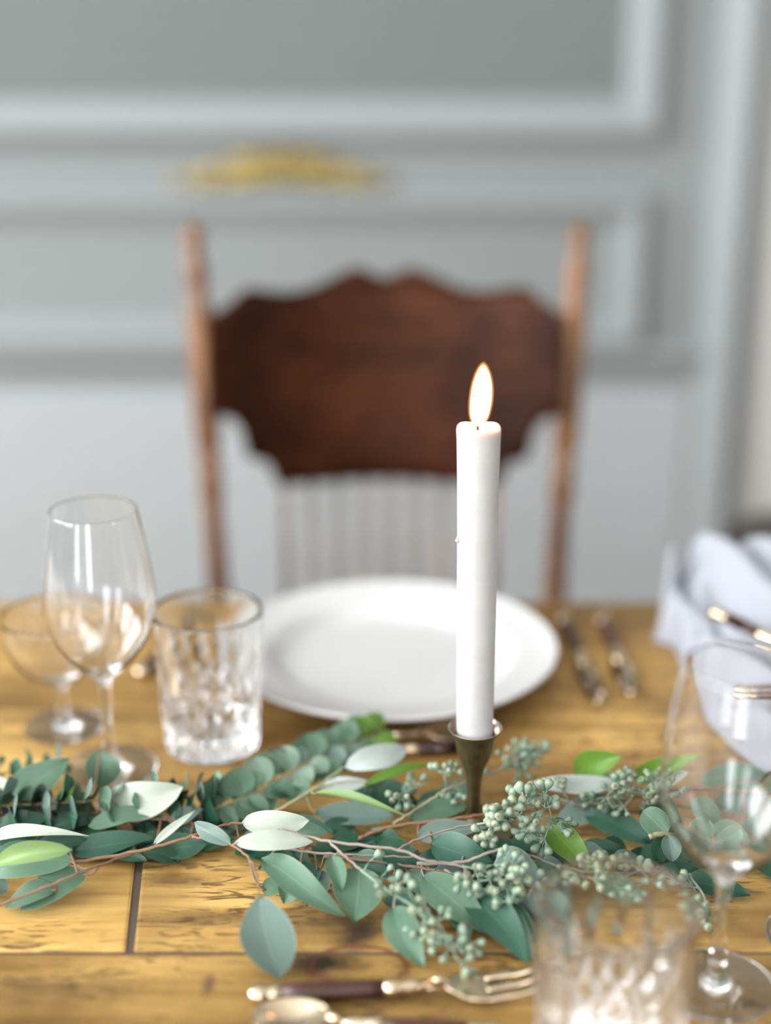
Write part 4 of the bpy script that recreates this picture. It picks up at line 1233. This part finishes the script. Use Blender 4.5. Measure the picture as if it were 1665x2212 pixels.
seeds(b, [(780, 1880, .032), (846, 1929, .027), (890, 1955, .024), (930, 1985, .018), (975, 2035, .012), (985, 2075, .008)], 62, .0130, 101, .1)
seeds(b, [(1030, 1781, .038), (1090, 1772, .044), (1150, 1766, .046), (1196, 1770, .042)], 98, .0175, 102, .3, 1.08)
seeds(b, [(1000, 1872, .032), (1050, 1884, .030), (1100, 1915, .024), (1140, 1945, .018)], 62, .0150, 103, .3)
b.finish()

# --- pale branch behind the middle with two bright blades
b = Branch('eucalyptus branch with silvery leaves and bright green blades left of the candlestick', [
    ([(560, 1770, .014), (605, 1748, .020), (673, 1707, .028), (745, 1656, .034)], 1.1), ([(673, 1707, .028), (735, 1690, .030), (790, 1690, .030)], .6)], 'stem_pale')
b.leaf((745, 1658, .034), (878, 1618, .034), 56, 'white', .6, .08, .1, 'oval')
b.leaf((690, 1702, .026), (800, 1688, .026), 34, 'white', .55, .03, .1)
b.leaf((786, 1698, .032), (945, 1654, .034), 24, 'green', .35, .04, .3, 'lance')
b.leaf((676, 1712, .030), (884, 1764, .024), 20, 'olive', .3, .07, .3, 'lance')
b.leaf((676, 1756, .014), (852, 1762, .014), 50, 'blue', .5, -.02, .15, 'oval')
b.leaf((800, 1706, .018), (905, 1738, .010), 60, 'dark', .6)
b.leaf((740, 1712, .014), (860, 1730, .008), 50, 'teal', .5)
b.leaf((620, 1780, .010), (720, 1800, .010), 44, 'teal', .4)
b.finish()

# --- brown stem under the candlestick
b = Branch('brown-stemmed eucalyptus branch with large teal leaves passing the candlestick foot', [
    ([(775, 1812, .012), (846, 1786, .018), (990, 1768, .022), (1060, 1757, .022), (1160, 1748, .018)], 1.2)], 'stem_red')
b.leaf((882, 1772, .014), (1012, 1742, .016), 48, 'sage', .5)
b.leaf((900, 1806, .014), (1052, 1790, .020), 48, 'blue', .5)
b.leaf((930, 1822, .018), (1064, 1862, .014), 74, 'teal', .65, .05, .2)
b.leaf((860, 1835, .010), (800, 1790, .014), 40, 'dark', .5)
b.leaf((1110, 1800, .016), (1196, 1852, .010), 56, 'dark', .6)
b.leaf((940, 1730, .010), (1040, 1700, .012), 44, 'blue', .5)
b.leaf((770, 1795, .006), (690, 1785, .010), 44, 'teal', .4)
b.leaf((1010, 1815, .010), (1090, 1870, .006), 60, 'teal', .6)
b.finish()

# --- blurred seeded sprig behind the candlestick
b = Branch('blurred pale seeded eucalyptus twig directly behind the candlestick', [([(850, 1780, .012), (880, 1760, .020), (930, 1728, .026), (972, 1702, .030), (1060, 1672, .030)], .9)], 'stem_pale')
seeds(b, [(860, 1720, .024), (890, 1704, .026), (925, 1690, .028)], 22, .0120, 201, .3)
seeds(b, [(955, 1710, .028), (985, 1690, .028), (1010, 1668, .026)], 22, .0120, 202, .3)
seeds(b, [(1060, 1672, .030), (1110, 1650, .026), (1165, 1636, .020)], 44, .0135, 203, .3, 1.0)
b.leaf((900, 1745, .010), (985, 1720, .012), 40, 'teal', .5)
b.finish()

# --- right back branch with seeds
b = Branch('eucalyptus branch with bright green leaves and brown-tipped seeds right of the candlestick', [
    ([(1665, 1718, .012), (1560, 1712, .018), (1480, 1708, .022), (1420, 1716, .026), (1340, 1728, .026), (1260, 1738, .020), (1180, 1732, .014)], 1.1),
    ([(1420, 1716, .026), (1350, 1690, .030), (1330, 1684, .030)], .6)], 'stem')
b.leaf((1332, 1690, .030), (1146, 1692, .030), 42, 'white', .55, .02, .08, 'oval')
b.leaf((1242, 1672, .018), (1342, 1634, .044), 66, 'green', .85, .10, .2, 'oval')
b.leaf((1362, 1680, .016), (1508, 1628, .044), 48, 'green', .85, .08, .2, 'ovate')
b.leaf((1340, 1736, .016), (1200, 1776, .010), 60, 'blue', .55, .03, .1, 'oval')
b.leaf((1262, 1750, .014), (1418, 1830, .004), 62, 'teal', .6, .05, .15)
b.leaf((1330, 1735, .012), (1250, 1780, .004), 50, 'teal', .5)
b.leaf((1390, 1740, .012), (1460, 1800, .006), 60, 'dark', .6)
b.leaf((1350, 1690, .026), (1250, 1690, .016), 30, 'pale', .4)
b.leaf((1400, 1700, .020), (1480, 1670, .030), 40, 'white', .6)
seeds(b, [(1300, 1732, .026), (1350, 1712, .030), (1400, 1706, .030), (1450, 1706, .026)], 74, .0175, 301, .3)
seeds(b, [(1120, 1738, .016), (1180, 1722, .020), (1240, 1735, .022)], 14, .011, 302, .3)
b.finish()

# --- right edge leaves, behind the near wine glass
b = Branch('eucalyptus branch of grey leaves running off behind the blurred wine glass', [
    ([(1480, 1708, .020), (1570, 1714, .020), (1665, 1718, .020), (1800, 1726, .014)], 1.0), ([(1530, 1712, .020), (1590, 1694, .024), (1665, 1690, .026)], .7)], 'stem_red')
b.leaf((1506, 1690, .014), (1680, 1690, .018), 60, 'sage', .6, .04, .1, 'oval')
b.leaf((1540, 1740, .012), (1690, 1760, .010), 62, 'teal', .6)
b.leaf((1490, 1735, .016), (1560, 1790, .006), 54, 'sage', .7)
b.leaf((1600, 1720, .016), (1720, 1700, .018), 44, 'sage', .6)
b.leaf((1600, 1790, .008), (1720, 1830, .004), 60, 'teal', .6)
b.leaf((1530, 1800, .010), (1630, 1850, .004), 62, 'sage', .6)
b.leaf((1620, 1850, .006), (1740, 1900, .003), 60, 'dark', .5)
b.finish()

# --- silver-dollar sprig with cut stem
b = Branch('silver-dollar eucalyptus tip with round leaves and a cut stem end left of the wine glass', [
    ([(1402, 1808, .030), (1440, 1801, .030), (1490, 1822, .020), (1560, 1845, .014)], 1.5)], 'stem_pale', name='eucalyptus_sprig')
b.leaf((1441, 1802, .030), (1388, 1750, .040), 58, 'sage', .95, .03, .1, 'round', petiole=False)
b.leaf((1442, 1802, .030), (1452, 1862, .016), 42, 'blue', .85, .05, .3, 'oval', petiole=False)
b.leaf((1448, 1806, .026), (1486, 1862, .010), 62, 'sage', .9, .03, .1, 'round', petiole=False)
b.leaf((1436, 1803, .028), (1422, 1866, .008), 40, 'dark', .8, .03, .1, 'oval', petiole=False)
b.leaf((1490, 1822, .018), (1530, 1780, .028), 54, 'sage', .9, .03, .1, 'round', petiole=False)
b.leaf((1490, 1824, .018), (1520, 1880, .004), 60, 'teal', .8, .03, .1, 'round', petiole=False)
b.leaf((1550, 1842, .012), (1600, 1800, .022), 50, 'sage', .8, .03, .1, 'round', petiole=False)
b.leaf((1550, 1844, .012), (1590, 1890, .003), 56, 'teal', .8, .03, .1, 'round', petiole=False)
b.finish()

# --- front right branch, mostly leaves, seeds seen through the tumbler
b = Branch('front eucalyptus branch of broad leaves and seeds reaching behind the near tumbler', [
    ([(900, 1866, .020), (1000, 1862, .022), (1076, 1836, .030), (1140, 1846, .026), (1230, 1880, .022), (1330, 1888, .020), (1440, 1884, .016)], 1.0),
    ([(960, 1880, .018), (1040, 1930, .016), (1080, 1985, .012)], .9)], 'stem_grey')
b.leaf((1076, 1836, .030), (1178, 1922, .018), 68, 'blue', .8, .05, .15, 'ovate')
b.leaf((1182, 1778, .032), (1280, 1894, .016), 66, 'green', .8, .06, .15, 'ovate')
b.leaf((912, 1892, .016), (1062, 2020, .003), 82, 'sage', .65, .05, .1, 'ovate')
b.leaf((1012, 1928, .014), (1142, 2082, .002), 84, 'teal', .7, .05, .15, 'ovate')
b.leaf((1010, 1900, .012), (1110, 2030, .002), 80, 'teal', .6, .04, .1, 'ovate')
b.leaf((1060, 1940, .012), (1165, 2040, .003), 70, 'teal', .6)
b.leaf((930, 1880, .010), (870, 1935, .004), 60, 'teal', .5)
b.leaf((1160, 1850, .014), (1215, 1960, .004), 66, 'blue', .8, .05, .1)
b.leaf((1250, 1826, .016), (1324, 1872, .008), 36, 'blue', .6)
b.leaf((1130, 1940, .012), (1245, 2010, .003), 56, 'blue', .6)
b.leaf((1000, 1822, .018), (1080, 1860, .012), 52, 'dark', .6)
b.leaf((1280, 1900, .010), (1400, 1960, .003), 60, 'sage', .5)
b.leaf((1420, 1880, .012), (1530, 1890, .006), 44, 'dark', .6)
b.leaf((1480, 1900, .008), (1620, 1935, .003), 54, 'dark', .5)
seeds(b, [(1210, 1880, .024), (1270, 1900, .022), (1340, 1905, .020), (1430, 1905, .016)], 60, .0155, 401, .3)
seeds(b, [(1490, 1895, .014), (1520, 1935, .010), (1530, 1985, .006)], 18, .009, 402, .0)
b.finish()

# --- second seeded branch filling the front of the middle
b = Branch('eucalyptus branch of overlapping leaves below the central seeds, tips towards the fork', [
    ([(700, 1850, .016), (820, 1862, .018), (940, 1880, .018), (1060, 1900, .014), (1150, 1930, .010)], 1.0)], 'stem')
b.leaf((950, 1900, .014), (1075, 2000, .004), 70, 'sage', .7, .06, .2)
b.leaf((880, 1880, .014), (985, 1962, .004), 64, 'sage', .6, .05, .2)
b.leaf((1050, 1915, .012), (1185, 1990, .004), 64, 'blue', .7, .06, .2)
b.leaf((1090, 1960, .010), (1150, 2075, .002), 58, 'sage', .7, .05, .2)
b.leaf((760, 1850, .016), (840, 1900, .012), 56, 'teal', .6)
b.leaf((1000, 1880, .016), (920, 1910, .012), 44, 'blue', .6)
b.leaf((980, 1940, .010), (1015, 2030, .002), 60, 'teal', .6)
b.leaf((1120, 1890, .016), (1210, 1880, .020), 50, 'sage', .7)
b.leaf((840, 1930, .006), (900, 1990, .003), 60, 'teal', .5)
b.leaf((690, 1880, .010), (660, 1960, .003), 60, 'blue', .6)
b.finish()

# --- dark leaves underneath that close the middle of the garland
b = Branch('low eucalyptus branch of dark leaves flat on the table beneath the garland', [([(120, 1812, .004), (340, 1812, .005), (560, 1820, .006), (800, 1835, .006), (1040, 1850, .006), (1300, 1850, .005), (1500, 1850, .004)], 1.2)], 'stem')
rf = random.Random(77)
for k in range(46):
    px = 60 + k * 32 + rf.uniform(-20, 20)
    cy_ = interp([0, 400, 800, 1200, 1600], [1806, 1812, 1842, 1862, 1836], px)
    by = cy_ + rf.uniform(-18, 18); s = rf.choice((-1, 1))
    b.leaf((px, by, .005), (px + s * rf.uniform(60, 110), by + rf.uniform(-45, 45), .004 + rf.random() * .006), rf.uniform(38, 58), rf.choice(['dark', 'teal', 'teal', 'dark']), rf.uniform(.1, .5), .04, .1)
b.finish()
print('SEEDS', SEEDS[0])
